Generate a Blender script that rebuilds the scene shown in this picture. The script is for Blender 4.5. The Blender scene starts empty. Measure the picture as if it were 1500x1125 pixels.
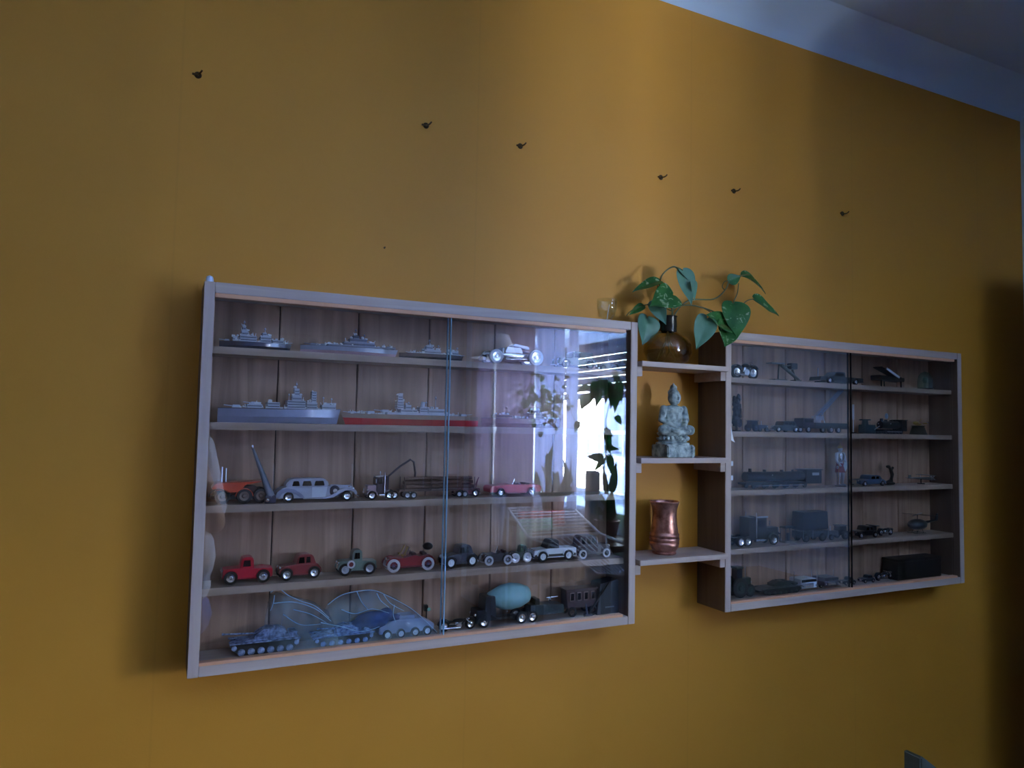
import bpy, bmesh, math, random
from mathutils import Vector, Matrix, Euler
random.seed(7)
S = bpy.context.scene
COL = S.collection
PI = math.pi

# ------------------------------------------------------------------ camera
ZB = 1.10                                   # height of the cabinets' underside above the floor
CAM = Vector((-0.0416, -1.2789, 0.3891 + ZB))
FWD = Vector((0.43122679, 0.90049511, 0.05614278))
RGT = Vector((0.90125477, -0.43283188, 0.01990975))
UPV = Vector((-0.04222901, -0.04201333, 0.99822422))
FPX = 1047.7
cd = bpy.data.cameras.new('camera'); cam = bpy.data.objects.new('camera', cd); COL.objects.link(cam)
cam.matrix_world = Matrix(((RGT.x, UPV.x, -FWD.x, CAM.x), (RGT.y, UPV.y, -FWD.y, CAM.y), (RGT.z, UPV.z, -FWD.z, CAM.z), (0, 0, 0, 1)))
cd.sensor_fit = 'HORIZONTAL'; cd.sensor_width = 36.0; cd.lens = 36.0 * FPX / 1500.0
cd.clip_start = 0.005; cd.clip_end = 200
S.camera = cam

# ------------------------------------------------------------------ sky, exposure
w = bpy.data.worlds.new('sky'); S.world = w; w.use_nodes = True
nt = w.node_tree; nt.nodes.clear()
wo = nt.nodes.new('ShaderNodeOutputWorld'); bg = nt.nodes.new('ShaderNodeBackground')
tc = nt.nodes.new('ShaderNodeTexCoord'); sx = nt.nodes.new('ShaderNodeSeparateXYZ'); rp = nt.nodes.new('ShaderNodeValToRGB')
mr = nt.nodes.new('ShaderNodeMapRange'); mr.inputs['From Min'].default_value = -1; mr.inputs['From Max'].default_value = 1
nt.links.new(tc.outputs['Generated'], sx.inputs[0]); nt.links.new(sx.outputs['Z'], mr.inputs['Value']); nt.links.new(mr.outputs[0], rp.inputs[0])
rp.color_ramp.elements[0].position = 0.3; rp.color_ramp.elements[0].color = (1.85, 2.12, 2.5, 1)
rp.color_ramp.elements[1].position = 0.68; rp.color_ramp.elements[1].color = (0.30, 0.37, 0.45, 1)
e = rp.color_ramp.elements.new(0.5); e.color = (0.80, 0.88, 0.94, 1)
nt.links.new(rp.outputs[0], bg.inputs['Color']); bg.inputs['Strength'].default_value = 85.0
nt.links.new(bg.outputs[0], wo.inputs[0])
S.view_settings.view_transform = 'Standard'; S.view_settings.look = 'None'
S.view_settings.gamma = 1.0; S.view_settings.exposure = 0.28; S.view_settings.use_curve_mapping = False
S.cycles.use_denoising = True
S.cycles.max_bounces = 10; S.cycles.diffuse_bounces = 5; S.cycles.glossy_bounces = 5
S.cycles.transparent_max_bounces = 24; S.cycles.transmission_bounces = 8
S.cycles.sample_clamp_indirect = 12.0; S.cycles.caustics_reflective = False; S.cycles.caustics_refractive = False

XR, ZC = 2.2956, 1.3555 + ZB                # right wall, ceiling
XL, YB = -2.3, -4.7
WY0, WY1, WZ0, WZ1 = -4.30, -2.05, 1.00, 2.12   # window opening in the right wall
pd = bpy.data.lights.new('window_portal', 'AREA'); pd.shape = 'RECTANGLE'; pd.size = WY1 - WY0; pd.size_y = WZ1 - WZ0
pd.cycles.is_portal = True
po = bpy.data.objects.new('window_portal', pd); COL.objects.link(po)
po.location = (XR + 0.42, (WY0 + WY1) / 2, (WZ0 + WZ1) / 2); po.rotation_euler = (0, PI / 2, 0)
po.rotation_euler = (PI / 2, 0, PI / 2)

# ------------------------------------------------------------------ helpers
def lin(c):
    return tuple((v / 12.92 if v <= 0.04045 else ((v + 0.055) / 1.055) ** 2.4) for v in [x / 255.0 for x in c])

def ray(px, py):
    return (FWD * FPX + RGT * (px - 750) - UPV * (py - 562.5)).normalized()
def at(px, py, Y):
    """point of the plane y = Y seen at that place of the photograph"""
    d = ray(px, py); return CAM + d * ((Y - CAM.y) / d.y)
YG = -0.084
def mir(px, py, s):
    """point of the room whose mirror image in the cabinet glass is seen there, s metres from the glass"""
    d = ray(px, py); P = CAM + d * ((YG - CAM.y) / d.y); return P + Vector((d.x, -d.y, d.z)) * s
def mirx(px, py, X):
    d = ray(px, py); P = CAM + d * ((YG - CAM.y) / d.y); return P + Vector((d.x, -d.y, d.z)) * ((X - P.x) / d.x)
def mirz(px, py, Z):
    d = ray(px, py); P = CAM + d * ((YG - CAM.y) / d.y); return P + Vector((d.x, -d.y, d.z)) * ((Z - P.z) / d.z)

MATS = {}
def mat(name, rgb, rough=0.5, metal=0.0, spec=0.5, var=0.12, scale=40.0, bump=0.0, stretch=(1, 1, 1), rgb2=None, coat=0.0, trans=0.0, sheen=0.0):
    """principled material with a procedural colour variation between rgb and rgb2"""
    if name in MATS: return MATS[name]
    m = bpy.data.materials.new(name); m.use_nodes = True; n = m.node_tree.nodes; l = m.node_tree.links
    b = n['Principled BSDF']
    c1 = lin(rgb); c2 = lin(rgb2) if rgb2 else tuple(v * (1 - var) for v in c1)
    t = n.new('ShaderNodeTexCoord'); mp = n.new('ShaderNodeMapping'); mp.inputs['Scale'].default_value = stretch
    no = n.new('ShaderNodeTexNoise'); no.inputs['Scale'].default_value = scale; no.inputs['Detail'].default_value = 4
    r = n.new('ShaderNodeValToRGB'); r.color_ramp.elements[0].position = 0.35; r.color_ramp.elements[1].position = 0.65
    r.color_ramp.elements[0].color = (*c2, 1); r.color_ramp.elements[1].color = (*c1, 1)
    l.new(t.outputs['Object'], mp.inputs[0]); l.new(mp.outputs[0], no.inputs['Vector']); l.new(no.outputs['Fac'], r.inputs[0])
    l.new(r.outputs[0], b.inputs['Base Color'])
    b.inputs['Roughness'].default_value = rough; b.inputs['Metallic'].default_value = metal
    b.inputs['Specular IOR Level'].default_value = spec
    if coat: b.inputs['Coat Weight'].default_value = coat; b.inputs['Coat Roughness'].default_value = 0.08
    if sheen: b.inputs['Sheen Weight'].default_value = sheen
    if bump:
        bp = n.new('ShaderNodeBump'); bp.inputs['Strength'].default_value = 0.6; bp.inputs['Distance'].default_value = bump
        l.new(no.outputs['Fac'], bp.inputs['Height']); l.new(bp.outputs[0], b.inputs['Normal'])
    if trans:
        tr = n.new('ShaderNodeBsdfTranslucent'); mx = n.new('ShaderNodeMixShader'); mx.inputs[0].default_value = trans
        l.new(r.outputs[0], tr.inputs['Color']); l.new(b.outputs[0], mx.inputs[1]); l.new(tr.outputs[0], mx.inputs[2])
        l.new(mx.outputs[0], n['Material Output'].inputs['Surface'])
    MATS[name] = m; return m

def pane_mat(name, tint, ior=1.5, rough=0.0, milk=0.0, milkcol=(0.8, 0.9, 1.0)):
    """clear pane: fresnel mix of transparent and glossy, an optional milky share"""
    m = bpy.data.materials.new(name); m.use_nodes = True; n = m.node_tree.nodes; l = m.node_tree.links; n.clear()
    o = n.new('ShaderNodeOutputMaterial'); f = n.new('ShaderNodeFresnel'); f.inputs['IOR'].default_value = ior
    t = n.new('ShaderNodeBsdfTransparent'); t.inputs['Color'].default_value = (*tint, 1)
    g = n.new('ShaderNodeBsdfGlossy'); g.inputs['Roughness'].default_value = rough; g.inputs['Color'].default_value = (1, 1, 1, 1)
    # the back faces of a pane meet the same angle again: use the outer ior for both sides
    ge = n.new('ShaderNodeNewGeometry'); mi = n.new('ShaderNodeMix'); mi.data_type = 'FLOAT'
    mi.inputs[2].default_value = ior; mi.inputs[3].default_value = 1.0 / ior
    l.new(ge.outputs['Backfacing'], mi.inputs[0]); l.new(mi.outputs[0], f.inputs['IOR'])
    x = n.new('ShaderNodeMixShader')
    l.new(f.outputs[0], x.inputs[0]); l.new(t.outputs[0], x.inputs[1]); l.new(g.outputs[0], x.inputs[2])
    out = x
    if milk:
        d = n.new('ShaderNodeBsdfTranslucent'); d.inputs['Color'].default_value = (*milkcol, 1)
        d2 = n.new('ShaderNodeBsdfDiffuse'); d2.inputs['Color'].default_value = (*milkcol, 1)
        a = n.new('ShaderNodeAddShader'); l.new(d.outputs[0], a.inputs[0]); l.new(d2.outputs[0], a.inputs[1])
        ns = n.new('ShaderNodeTexNoise'); ns.inputs['Scale'].default_value = 26; ns.inputs['Detail'].default_value = 3
        mr2 = n.new('ShaderNodeMapRange'); mr2.inputs['From Min'].default_value = 0.42; mr2.inputs['From Max'].default_value = 0.72
        mr2.inputs['To Min'].default_value = milk * 0.35; mr2.inputs['To Max'].default_value = min(1, milk * 2.2)
        tcx = n.new('ShaderNodeTexCoord'); l.new(tcx.outputs['Object'], ns.inputs['Vector'])
        l.new(ns.outputs['Fac'], mr2.inputs['Value'])
        y = n.new('ShaderNodeMixShader'); l.new(mr2.outputs[0], y.inputs[0]); l.new(x.outputs[0], y.inputs[1]); l.new(d2.outputs[0], y.inputs[2])
        out = y
    l.new(out.outputs[0], o.inputs['Surface']); MATS[name] = m; return m

def wood(name, rgb, rgb2, axis='z', scale=14, rough=0.45, knots=False):
    if name in MATS: return MATS[name]
    m = bpy.data.materials.new(name); m.use_nodes = True; n = m.node_tree.nodes; l = m.node_tree.links; b = n['Principled BSDF']
    t = n.new('ShaderNodeTexCoord'); mp = n.new('ShaderNodeMapping')
    st = {'z': (1, 1, 0.06), 'x': (0.06, 1, 1), 'y': (1, 0.06, 1)}[axis]
    mp.inputs['Scale'].default_value = st
    oi = n.new('ShaderNodeObjectInfo'); ad = n.new('ShaderNodeVectorMath'); ad.operation = 'ADD'
    sc = n.new('ShaderNodeVectorMath'); sc.operation = 'SCALE'; sc.inputs['Scale'].default_value = 3.0
    cv = n.new('ShaderNodeCombineXYZ'); l.new(oi.outputs['Random'], cv.inputs[0]); l.new(oi.outputs['Random'], cv.inputs[2])
    l.new(cv.outputs[0], sc.inputs[0]); l.new(t.outputs['Object'], ad.inputs[0]); l.new(sc.outputs[0], ad.inputs[1]); l.new(ad.outputs[0], mp.inputs[0])
    a = n.new('ShaderNodeTexNoise'); a.inputs['Scale'].default_value = scale * 4; a.inputs['Detail'].default_value = 6; a.inputs['Distortion'].default_value = 1.2
    r = n.new('ShaderNodeValToRGB'); r.color_ramp.elements[0].position = 0.3; r.color_ramp.elements[1].position = 0.7
    r.color_ramp.elements[0].color = (*lin(rgb2), 1); r.color_ramp.elements[1].color = (*lin(rgb), 1)
    l.new(mp.outputs[0], a.inputs['Vector']); l.new(a.outputs['Fac'], r.inputs[0]); col = r.outputs[0]
    if knots:
        v = n.new('ShaderNodeTexVoronoi'); v.inputs['Scale'].default_value = 7; mp2 = n.new('ShaderNodeMapping'); mp2.inputs['Scale'].default_value = (1.3, 0.0, 0.8)
        l.new(ad.outputs[0], mp2.inputs[0]); l.new(mp2.outputs[0], v.inputs['Vector'])
        k = n.new('ShaderNodeMapRange'); k.inputs['From Min'].default_value = 0.03; k.inputs['From Max'].default_value = 0.11
        k.inputs['To Min'].default_value = 0.45; k.inputs['To Max'].default_value = 1.0
        l.new(v.outputs['Distance'], k.inputs['Value'])
        mx = n.new('ShaderNodeMix'); mx.data_type = 'RGBA'; mx.blend_type = 'MULTIPLY'; mx.inputs[0].default_value = 1
        l.new(col, mx.inputs[6]); l.new(k.outputs[0], mx.inputs[7]); col = mx.outputs[2]
    l.new(col, b.inputs['Base Color']); b.inputs['Roughness'].default_value = rough
    bp = n.new('ShaderNodeBump'); bp.inputs['Strength'].default_value = 0.25; bp.inputs['Distance'].default_value = 0.0008
    l.new(a.outputs['Fac'], bp.inputs['Height']); l.new(bp.outputs[0], b.inputs['Normal'])
    MATS[name] = m; return m

def tag(o, label=None, cat=None, group=None, kind=None):
    if label: o['label'] = label
    if cat: o['category'] = cat
    if group: o['group'] = group
    if kind: o['kind'] = kind
    return o
def thing(name, label, cat, loc=(0, 0, 0), rz=0.0, group=None, rot=None):
    o = bpy.data.objects.new(name, None); COL.objects.link(o); o.empty_display_size = 0.02
    o.location = loc; o.rotation_euler = rot if rot else (0, 0, rz)
    return tag(o, label, cat, group)

class MB:
    """collects shapes, then links them as one mesh object"""
    def __init__(s): s.v = []; s.f = []
    def add(s, vs, fs):
        k = len(s.v); s.v += [tuple(x) for x in vs]; s.f += [tuple(i + k for i in f) for f in fs]; return s
    def box(s, x0, x1, y0, y1, z0, z1, tx=0.0, ty=0.0):
        return s.add([(x0, y0, z0), (x1, y0, z0), (x1, y1, z0), (x0, y1, z0), (x0 + tx, y0 + ty, z1), (x1 - tx, y0 + ty, z1), (x1 - tx, y1 - ty, z1), (x0 + tx, y1 - ty, z1)],
                     [(0, 3, 2, 1), (4, 5, 6, 7), (0, 1, 5, 4), (1, 2, 6, 5), (2, 3, 7, 6), (3, 0, 4, 7)])
    def obox(s, c, M, hx, hy, hz):
        c = Vector(c); vs = [c + M @ Vector((a * hx, b * hy, d * hz)) for d in (-1, 1) for a, b in ((-1, -1), (1, -1), (1, 1), (-1, 1))]
        return s.add(vs, [(0, 3, 2, 1), (4, 5, 6, 7), (0, 1, 5, 4), (1, 2, 6, 5), (2, 3, 7, 6), (3, 0, 4, 7)])
    def cyl(s, p0, p1, r0, r1=None, n=12, cap=True):
        r1 = r0 if r1 is None else r1; p0 = Vector(p0); p1 = Vector(p1); d = (p1 - p0)
        q = d.to_track_quat('Z', 'Y') if d.length > 1e-9 else Matrix.Identity(3).to_quaternion()
        vs = []
        for p, r in ((p0, r0), (p1, r1)):
            for i in range(n): a = 2 * PI * i / n; vs.append(p + q @ Vector((math.cos(a) * r, math.sin(a) * r, 0)))
        fs = [(i, (i + 1) % n, n + (i + 1) % n, n + i) for i in range(n)]
        if cap: fs += [tuple(reversed(range(n))), tuple(range(n, 2 * n))]
        return s.add(vs, fs)
    def lathe(s, prof, c=(0, 0, 0), n=20, axis='z', sx=1.0, sy=1.0):
        c = Vector(c); vs = []; fs = []; k = len(prof)
        for i in range(n):
            a = 2 * PI * i / n
            for r, z in prof:
                p = (math.cos(a) * r * sx, math.sin(a) * r * sy, z)
                if axis == 'y': p = (p[0], p[2], p[1])
                if axis == 'x': p = (p[2], p[0], p[1])
                vs.append(c + Vector(p))
        for i in range(n):
            j = (i + 1) % n
            for q in range(k - 1): fs.append((i * k + q, j * k + q, j * k + q + 1, i * k + q + 1))
        return s.add(vs, fs)
    def ball(s, c, rx, ry=None, rz=None, n=12, m=8, M=None):
        ry = rx if ry is None else ry; rz = rx if rz is None else rz; c = Vector(c); vs = []; fs = []
        for j in range(1, m):
            t = PI * j / m
            for i in range(n):
                a = 2 * PI * i / n; p = Vector((rx * math.sin(t) * math.cos(a), ry * math.sin(t) * math.sin(a), rz * math.cos(t)))
                vs.append(c + (M @ p if M else p))
        top = len(vs); p = Vector((0, 0, rz)); vs.append(c + (M @ p if M else p)); vs.append(c - (M @ p if M else p))
        for j in range(m - 2):
            for i in range(n): fs.append((j * n + i, (j + 1) * n + i, (j + 1) * n + (i + 1) % n, j * n + (i + 1) % n))
        for i in range(n):
            fs.append((top, i, (i + 1) % n)); fs.append((top + 1, (m - 2) * n + (i + 1) % n, (m - 2) * n + i))
        return s.add(vs, fs)
    def cap(s, p0, p1, r0, r1, n=12):
        """tapered capsule"""
        p0 = Vector(p0); p1 = Vector(p1); s.cyl(p0, p1, r0, r1, n); s.ball(p0, r0, n=n); s.ball(p1, r1, n=n); return s
    def tube(s, pts, r, n=8, r1=None, closed=False):
        pts = [Vector(p) for p in pts]; k = len(pts); vs = []; fs = []; up = Vector((0.13, 0.31, 0.94)).normalized()
        for i, p in enumerate(pts):
            d = (pts[min(i + 1, k - 1)] - pts[max(i - 1, 0)]) if not closed else (pts[(i + 1) % k] - pts[i - 1])
            d = d.normalized(); a = d.cross(up)
            if a.length < 1e-3: a = d.cross(Vector((1, 0, 0)))
            a.normalize(); b = d.cross(a); rr = r if r1 is None else r + (r1 - r) * i / (k - 1)
            for j in range(n): t = 2 * PI * j / n; vs.append(p + a * math.cos(t) * rr + b * math.sin(t) * rr)
        for i in range(k - 1 + (1 if closed else 0)):
            i2 = (i + 1) % k
            for j in range(n): fs.append((i * n + j, i * n + (j + 1) % n, i2 * n + (j + 1) % n, i2 * n + j))
        if not closed: fs += [tuple(reversed(range(n))), tuple((k - 1) * n + j for j in range(n))]
        return s.add(vs, fs)
    def prism(s, outline, y0, y1, inset=0.0, ymid=None):
        """outline in (x, z), extruded along y"""
        k = len(outline); vs = [(x, y0, z) for x, z in outline] + [(x, y1, z) for x, z in outline]
        fs = [tuple(range(k)), tuple(reversed(range(k, 2 * k)))] + [(i, k + i, k + (i + 1) % k, (i + 1) % k) for i in range(k)]
        return s.add(vs, fs)
    def build(s, name, m, parent=None, bevel=0.0, smooth=False, seg=2, sub=0, remesh=0.0, kind=None, loc=None, rot=None, sm=0, ang=40):
        me = bpy.data.meshes.new(name); me.from_pydata(s.v, [], s.f); me.validate()
        b = bmesh.new(); b.from_mesh(me); bmesh.ops.recalc_face_normals(b, faces=b.faces)
        if bevel:
            es = [e for e in b.edges if len(e.link_faces) == 2 and e.calc_face_angle(0) > math.radians(28)]
            bmesh.ops.bevel(b, geom=es, offset=bevel, segments=seg, affect='EDGES', clamp_overlap=True)
        b.to_mesh(me); b.free()
        if m: me.materials.append(m)
        o = bpy.data.objects.new(name, me); COL.objects.link(o)
        if remesh:
            r = o.modifiers.new('r', 'REMESH'); r.mode = 'VOXEL'; r.voxel_size = remesh; r.use_smooth_shade = True
            if sm: q = o.modifiers.new('s', 'SMOOTH'); q.iterations = sm; q.factor = 0.5
        if sub: u = o.modifiers.new('u', 'SUBSURF'); u.levels = sub; u.render_levels = sub
        if smooth:
            try: me.shade_smooth()
            except Exception:
                for p in me.polygons: p.use_smooth = True
            if not remesh and not sub:
                try: me.set_sharp_from_angle(angle=math.radians(ang))
                except Exception: pass
        if parent is not None: o.parent = parent
        if loc is not None: o.location = loc
        if rot is not None: o.rotation_euler = rot
        if kind: o['kind'] = kind
        return o
def struct(name, mb, m, **k):
    return mb.build(name, m, kind='structure', **k)

# ------------------------------------------------------------------ common materials
# ochre wallpaper
wm = bpy.data.materials.new('ochre_wall_paint'); wm.use_nodes = True; n = wm.node_tree.nodes; l = wm.node_tree.links; b = n['Principled BSDF']
t = n.new('ShaderNodeTexCoord'); a = n.new('ShaderNodeTexNoise'); a.inputs['Scale'].default_value = 1.6; a.inputs['Detail'].default_value = 6
r = n.new('ShaderNodeValToRGB'); r.color_ramp.elements[0].position = 0.3; r.color_ramp.elements[1].position = 0.7
r.color_ramp.elements[0].color = (*lin((198, 134, 42)), 1); r.color_ramp.elements[1].color = (*lin((206, 142, 48)), 1)
l.new(t.outputs['Object'], a.inputs['Vector']); l.new(a.outputs['Fac'], r.inputs[0])
# seams of the wallpaper lengths: a thin darker line every 53 cm
sp = n.new('ShaderNodeSeparateXYZ'); l.new(t.outputs['Object'], sp.inputs[0])
ad = n.new('ShaderNodeMath'); ad.operation = 'ADD'; ad.inputs[1].default_value = 53 * 10 - 0.485 + 0.265; l.new(sp.outputs['X'], ad.inputs[0])
mo = n.new('ShaderNodeMath'); mo.operation = 'MODULO'; mo.inputs[1].default_value = 0.53; l.new(ad.outputs[0], mo.inputs[0])
sb = n.new('ShaderNodeMath'); sb.operation = 'SUBTRACT'; sb.inputs[1].default_value = 0.265; l.new(mo.outputs[0], sb.inputs[0])
ab = n.new('ShaderNodeMath'); ab.operation = 'ABSOLUTE'; l.new(sb.outputs[0], ab.inputs[0])
se = n.new('ShaderNodeMapRange'); se.inputs['From Min'].default_value = 0.0006; se.inputs['From Max'].default_value = 0.0028; se.inputs['To Min'].default_value = 0.95; se.inputs['To Max'].default_value = 1.0
l.new(ab.outputs[0], se.inputs['Value'])
mx = n.new('ShaderNodeMix'); mx.data_type = 'RGBA'; mx.blend_type = 'MULTIPLY'; mx.inputs[0].default_value = 1
l.new(r.outputs[0], mx.inputs[6]); l.new(se.outputs[0], mx.inputs[7]); l.new(mx.outputs[2], b.inputs['Base Color'])
b.inputs['Roughness'].default_value = 0.55; b.inputs['Specular IOR Level'].default_value = 0.35
a2 = n.new('ShaderNodeTexNoise'); a2.inputs['Scale'].default_value = 260; l.new(t.outputs['Object'], a2.inputs['Vector'])
bp = n.new('ShaderNodeBump'); bp.inputs['Strength'].default_value = 0.25; bp.inputs['Distance'].default_value = 0.0006
l.new(a2.outputs['Fac'], bp.inputs['Height']); l.new(bp.outputs[0], b.inputs['Normal'])
MATS['wall'] = wm

M_white = mat('white_plaster', (208, 230, 255), 0.8, var=0.04, scale=3, bump=0.0004)
M_ceil = mat('ceiling_paint', (204, 226, 255), 0.85, var=0.05, scale=2)
M_back = mat('far_wall_paint', (104, 92, 90), 0.8, var=0.08, scale=2)
M_floor = wood('dark_floor_boards', (52, 38, 32), (36, 26, 22), 'y', 5, 0.4)
M_frame = wood('pale_oak_veneer', (200, 182, 172), (180, 158, 150), 'x', 10, 0.5)
M_framev = wood('pale_oak_veneer_upright', (200, 182, 172), (180, 158, 150), 'z', 10, 0.5)
M_side = wood('shaded_side_veneer', (112, 90, 76), (92, 72, 60), 'z', 8, 0.5)  # darker copy of the frame veneer, the sides' shade put into its colour
M_plank = wood('brown_back_plank', (196, 156, 130), (146, 112, 92), 'z', 9, 0.5, knots=True)
M_shelf = wood('brown_oak_shelf', (190, 162, 144), (160, 134, 118), 'x', 10, 0.5)
M_track = mat('salmon_plastic_track', (226, 168, 132), 0.35, var=0.05)
M_glass = pane_mat('cabinet_glass', (0.975, 0.985, 0.985), 1.66)
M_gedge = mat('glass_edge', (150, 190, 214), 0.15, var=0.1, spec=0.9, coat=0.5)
M_chrome = mat('chrome', (242, 242, 248), 0.24, 1.0, var=0.06)
M_silver = mat('satin_silver', (190, 192, 205), 0.3, 1.0, var=0.1)
M_black = mat('black_plastic', (14, 14, 18), 0.35, var=0.3)
M_rubber = mat('black_rubber', (22, 22, 24), 0.7, var=0.3)
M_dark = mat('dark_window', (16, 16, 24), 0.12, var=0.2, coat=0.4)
M_whitep = mat('white_plastic', (222, 226, 236), 0.3, var=0.05)
M_cream = mat('cream_rubber', (206, 200, 206), 0.6, var=0.05)
M_gold = mat('brass', (196, 160, 90), 0.3, 1.0, var=0.2)

# ------------------------------------------------------------------ the room
TH = 0.42
struct('wall_back', MB().box(XL - TH, XR + TH, 0, 0.2, 0, ZC + 0.2), MATS['wall'])
rw = MB()
rw.box(XR, XR + TH, WY1, 0.0, 0, ZC + 0.2); rw.box(XR, XR + TH, YB, WY0, 0, ZC + 0.2)
rw.box(XR, XR + TH, WY0, WY1, 0, WZ0 - 0.03); rw.box(XR, XR + TH, WY0, WY1, WZ1, ZC + 0.2)
struct('wall_right', rw, M_white)
struct('wall_left', MB().box(XL - 0.2, XL, YB, 0, 0, ZC + 0.2), M_back)
struct('wall_front', MB().box(XL - 0.2, XR + TH, YB - 0.2, YB, 0, ZC + 0.2), M_back)
struct('floor', MB().box(XL - 0.2, XR + TH, YB - 0.2, 0.2, -0.2, 0), M_floor)
struct('ceiling', MB().box(XL, XR, YB, 0, ZC + 0.062, ZC + 0.2), M_ceil)
# coving between back wall and ceiling, concave, and the same along the right wall
def cove_prof(k=8):
    return [(0.105 * math.sin(t * PI / 2 / k), 0.062 * (1 - math.cos(t * PI / 2 / k))) for t in range(k + 1)]
cv = MB(); pr = [(0.0, 0.0)] + [(0.004 + 0.1 * (i / 8.0) ** 1.25, 0.004 + 0.058 * (i / 8.0) ** 0.85) for i in range(9)] + [(0.104, 0.075), (0, 0.075)]
k = len(pr); vs = [(XL, -p[0], ZC + p[1]) for p in pr] + [(XR, -p[0], ZC + p[1]) for p in pr]
cv.add(vs, [tuple(range(k)), tuple(range(k, 2 * k))] + [(i, (i + 1) % k, k + (i + 1) % k, k + i) for i in range(k)])
struct('trim_1', cv, M_white, smooth=True)
struct('baseboard_back', MB().box(XL, XR, -0.015, 0, 0, 0.08), M_white, bevel=0.003)

# window in the right wall: frame, panes, sill, roller shutter half down
XW = XR + 0.28
fw = tag(bpy.data.objects.new('window_1', None), kind='structure'); COL.objects.link(fw); fw.location = (XW, (WY0 + WY1) / 2, WZ0)
def rel(o, par):
    o.parent = par; o.matrix_parent_inverse = Matrix.Translation(-Vector(par.location)); return o
M_wfr = mat('white_window_frame', (214, 226, 240), 0.4, var=0.03)
fr = MB(); t_ = 0.055
fr.box(XW - 0.03, XW + 0.03, WY0, WY0 + t_, WZ0, WZ1).box(XW - 0.03, XW + 0.03, WY1 - t_, WY1, WZ0, WZ1).box(XW - 0.03, XW + 0.03, WY0, WY1, WZ0, WZ0 + t_).box(XW - 0.03, XW + 0.03, WY0, WY1, WZ1 - t_, WZ1)
rel(fr.build('window_frame', M_wfr, bevel=0.004), fw)
ym = mirx(838, 650, XW).y
rel(MB().box(XW - 0.032, XW + 0.032, ym - 0.035, ym + 0.035, WZ0, WZ1).build('mullion', M_wfr, bevel=0.004), fw)
M_wglass = pane_mat('window_glass', (0.96, 0.98, 0.98), 1.45)
rel(MB().box(XW - 0.002, XW + 0.002, WY0 + t_, ym - 0.035, WZ0 + t_, WZ1 - t_).build('window_pane', M_wglass), fw)
rel(MB().box(XW - 0.032, XW + 0.032, -3.95, -3.88, WZ0, WZ1).build('mullion', M_wfr, bevel=0.004), fw)
rel(MB().box(XW - 0.002, XW + 0.002, ym + 0.035, WY1 - t_, WZ0 + t_, WZ1 - t_).build('window_pane', M_wglass), fw)
struct('trim_2', MB().box(XR - 0.04, XW - 0.03, WY0 + 0.001, WY1 - 0.001, WZ0 - 0.03, WZ0), M_white, bevel=0.004)
M_slat = mat('dark_shutter_slat', (70, 84, 110), 0.5, var=0.1)
sh = tag(bpy.data.objects.new('window_2', None), kind='structure'); COL.objects.link(sh); sh.location = (XW + 0.1, (WY0 + WY1) / 2, WZ1)
z = WZ1 - 0.002; i = 0
while z > 1.70:
    h = 0.045; g = 0.004 if 1.80 < z < 2.06 else 0.0012
    if 1.775 < z < 1.82: g = 0.012
    rel(MB().box(XW + 0.09, XW + 0.10, WY0 + 0.001, WY1 - 0.001, z - h, z).build('shutter_slat', M_slat, bevel=0.002), sh)
    z -= h + g
sh.name = 'window_shutter'
# pale house across the street
M_fac = mat('pale_facade', (84, 98, 132), 0.8, var=0.05, scale=1)
hs = thing('apartment_house', 'pale house front outside the window, mirrored in the left cabinet glass', 'building', (9.5, -7, -6))
def sub(o, par): rel(o, par); return o
sub(MB().box(8.0, 12.0, -11.3, -8.9, -6, 2.05).build('facade_wall', M_fac), hs)
sub(MB().box(7.7, 12.2, -11.4, -8.8, 2.05, 2.2).build('roof_edge', mat('grey_roof', (150, 150, 170), 0.7)), hs)
for zz in (-2.2, 0.55):
    for yy in (-10.7, -9.9):
        sub(MB().box(7.96, 8.0, yy, yy + .5, zz, zz + 1.0).build('window', mat('house_window', (110, 130, 160), 0.2)), hs)
rb = MB()
for q in range(6): rb.box(7.3, 7.33, -11.2 + q * 0.4, -11.17 + q * 0.4, 0.95, 1.35)
rb.box(7.28, 7.35, -11.3, -8.9, 1.35, 1.4).box(7.28, 8.0, -11.3, -8.9, 0.85, 0.95)
sub(rb.build('balcony_railing', mat('balcony_grey', (150, 160, 190), 0.6)), hs)

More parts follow.
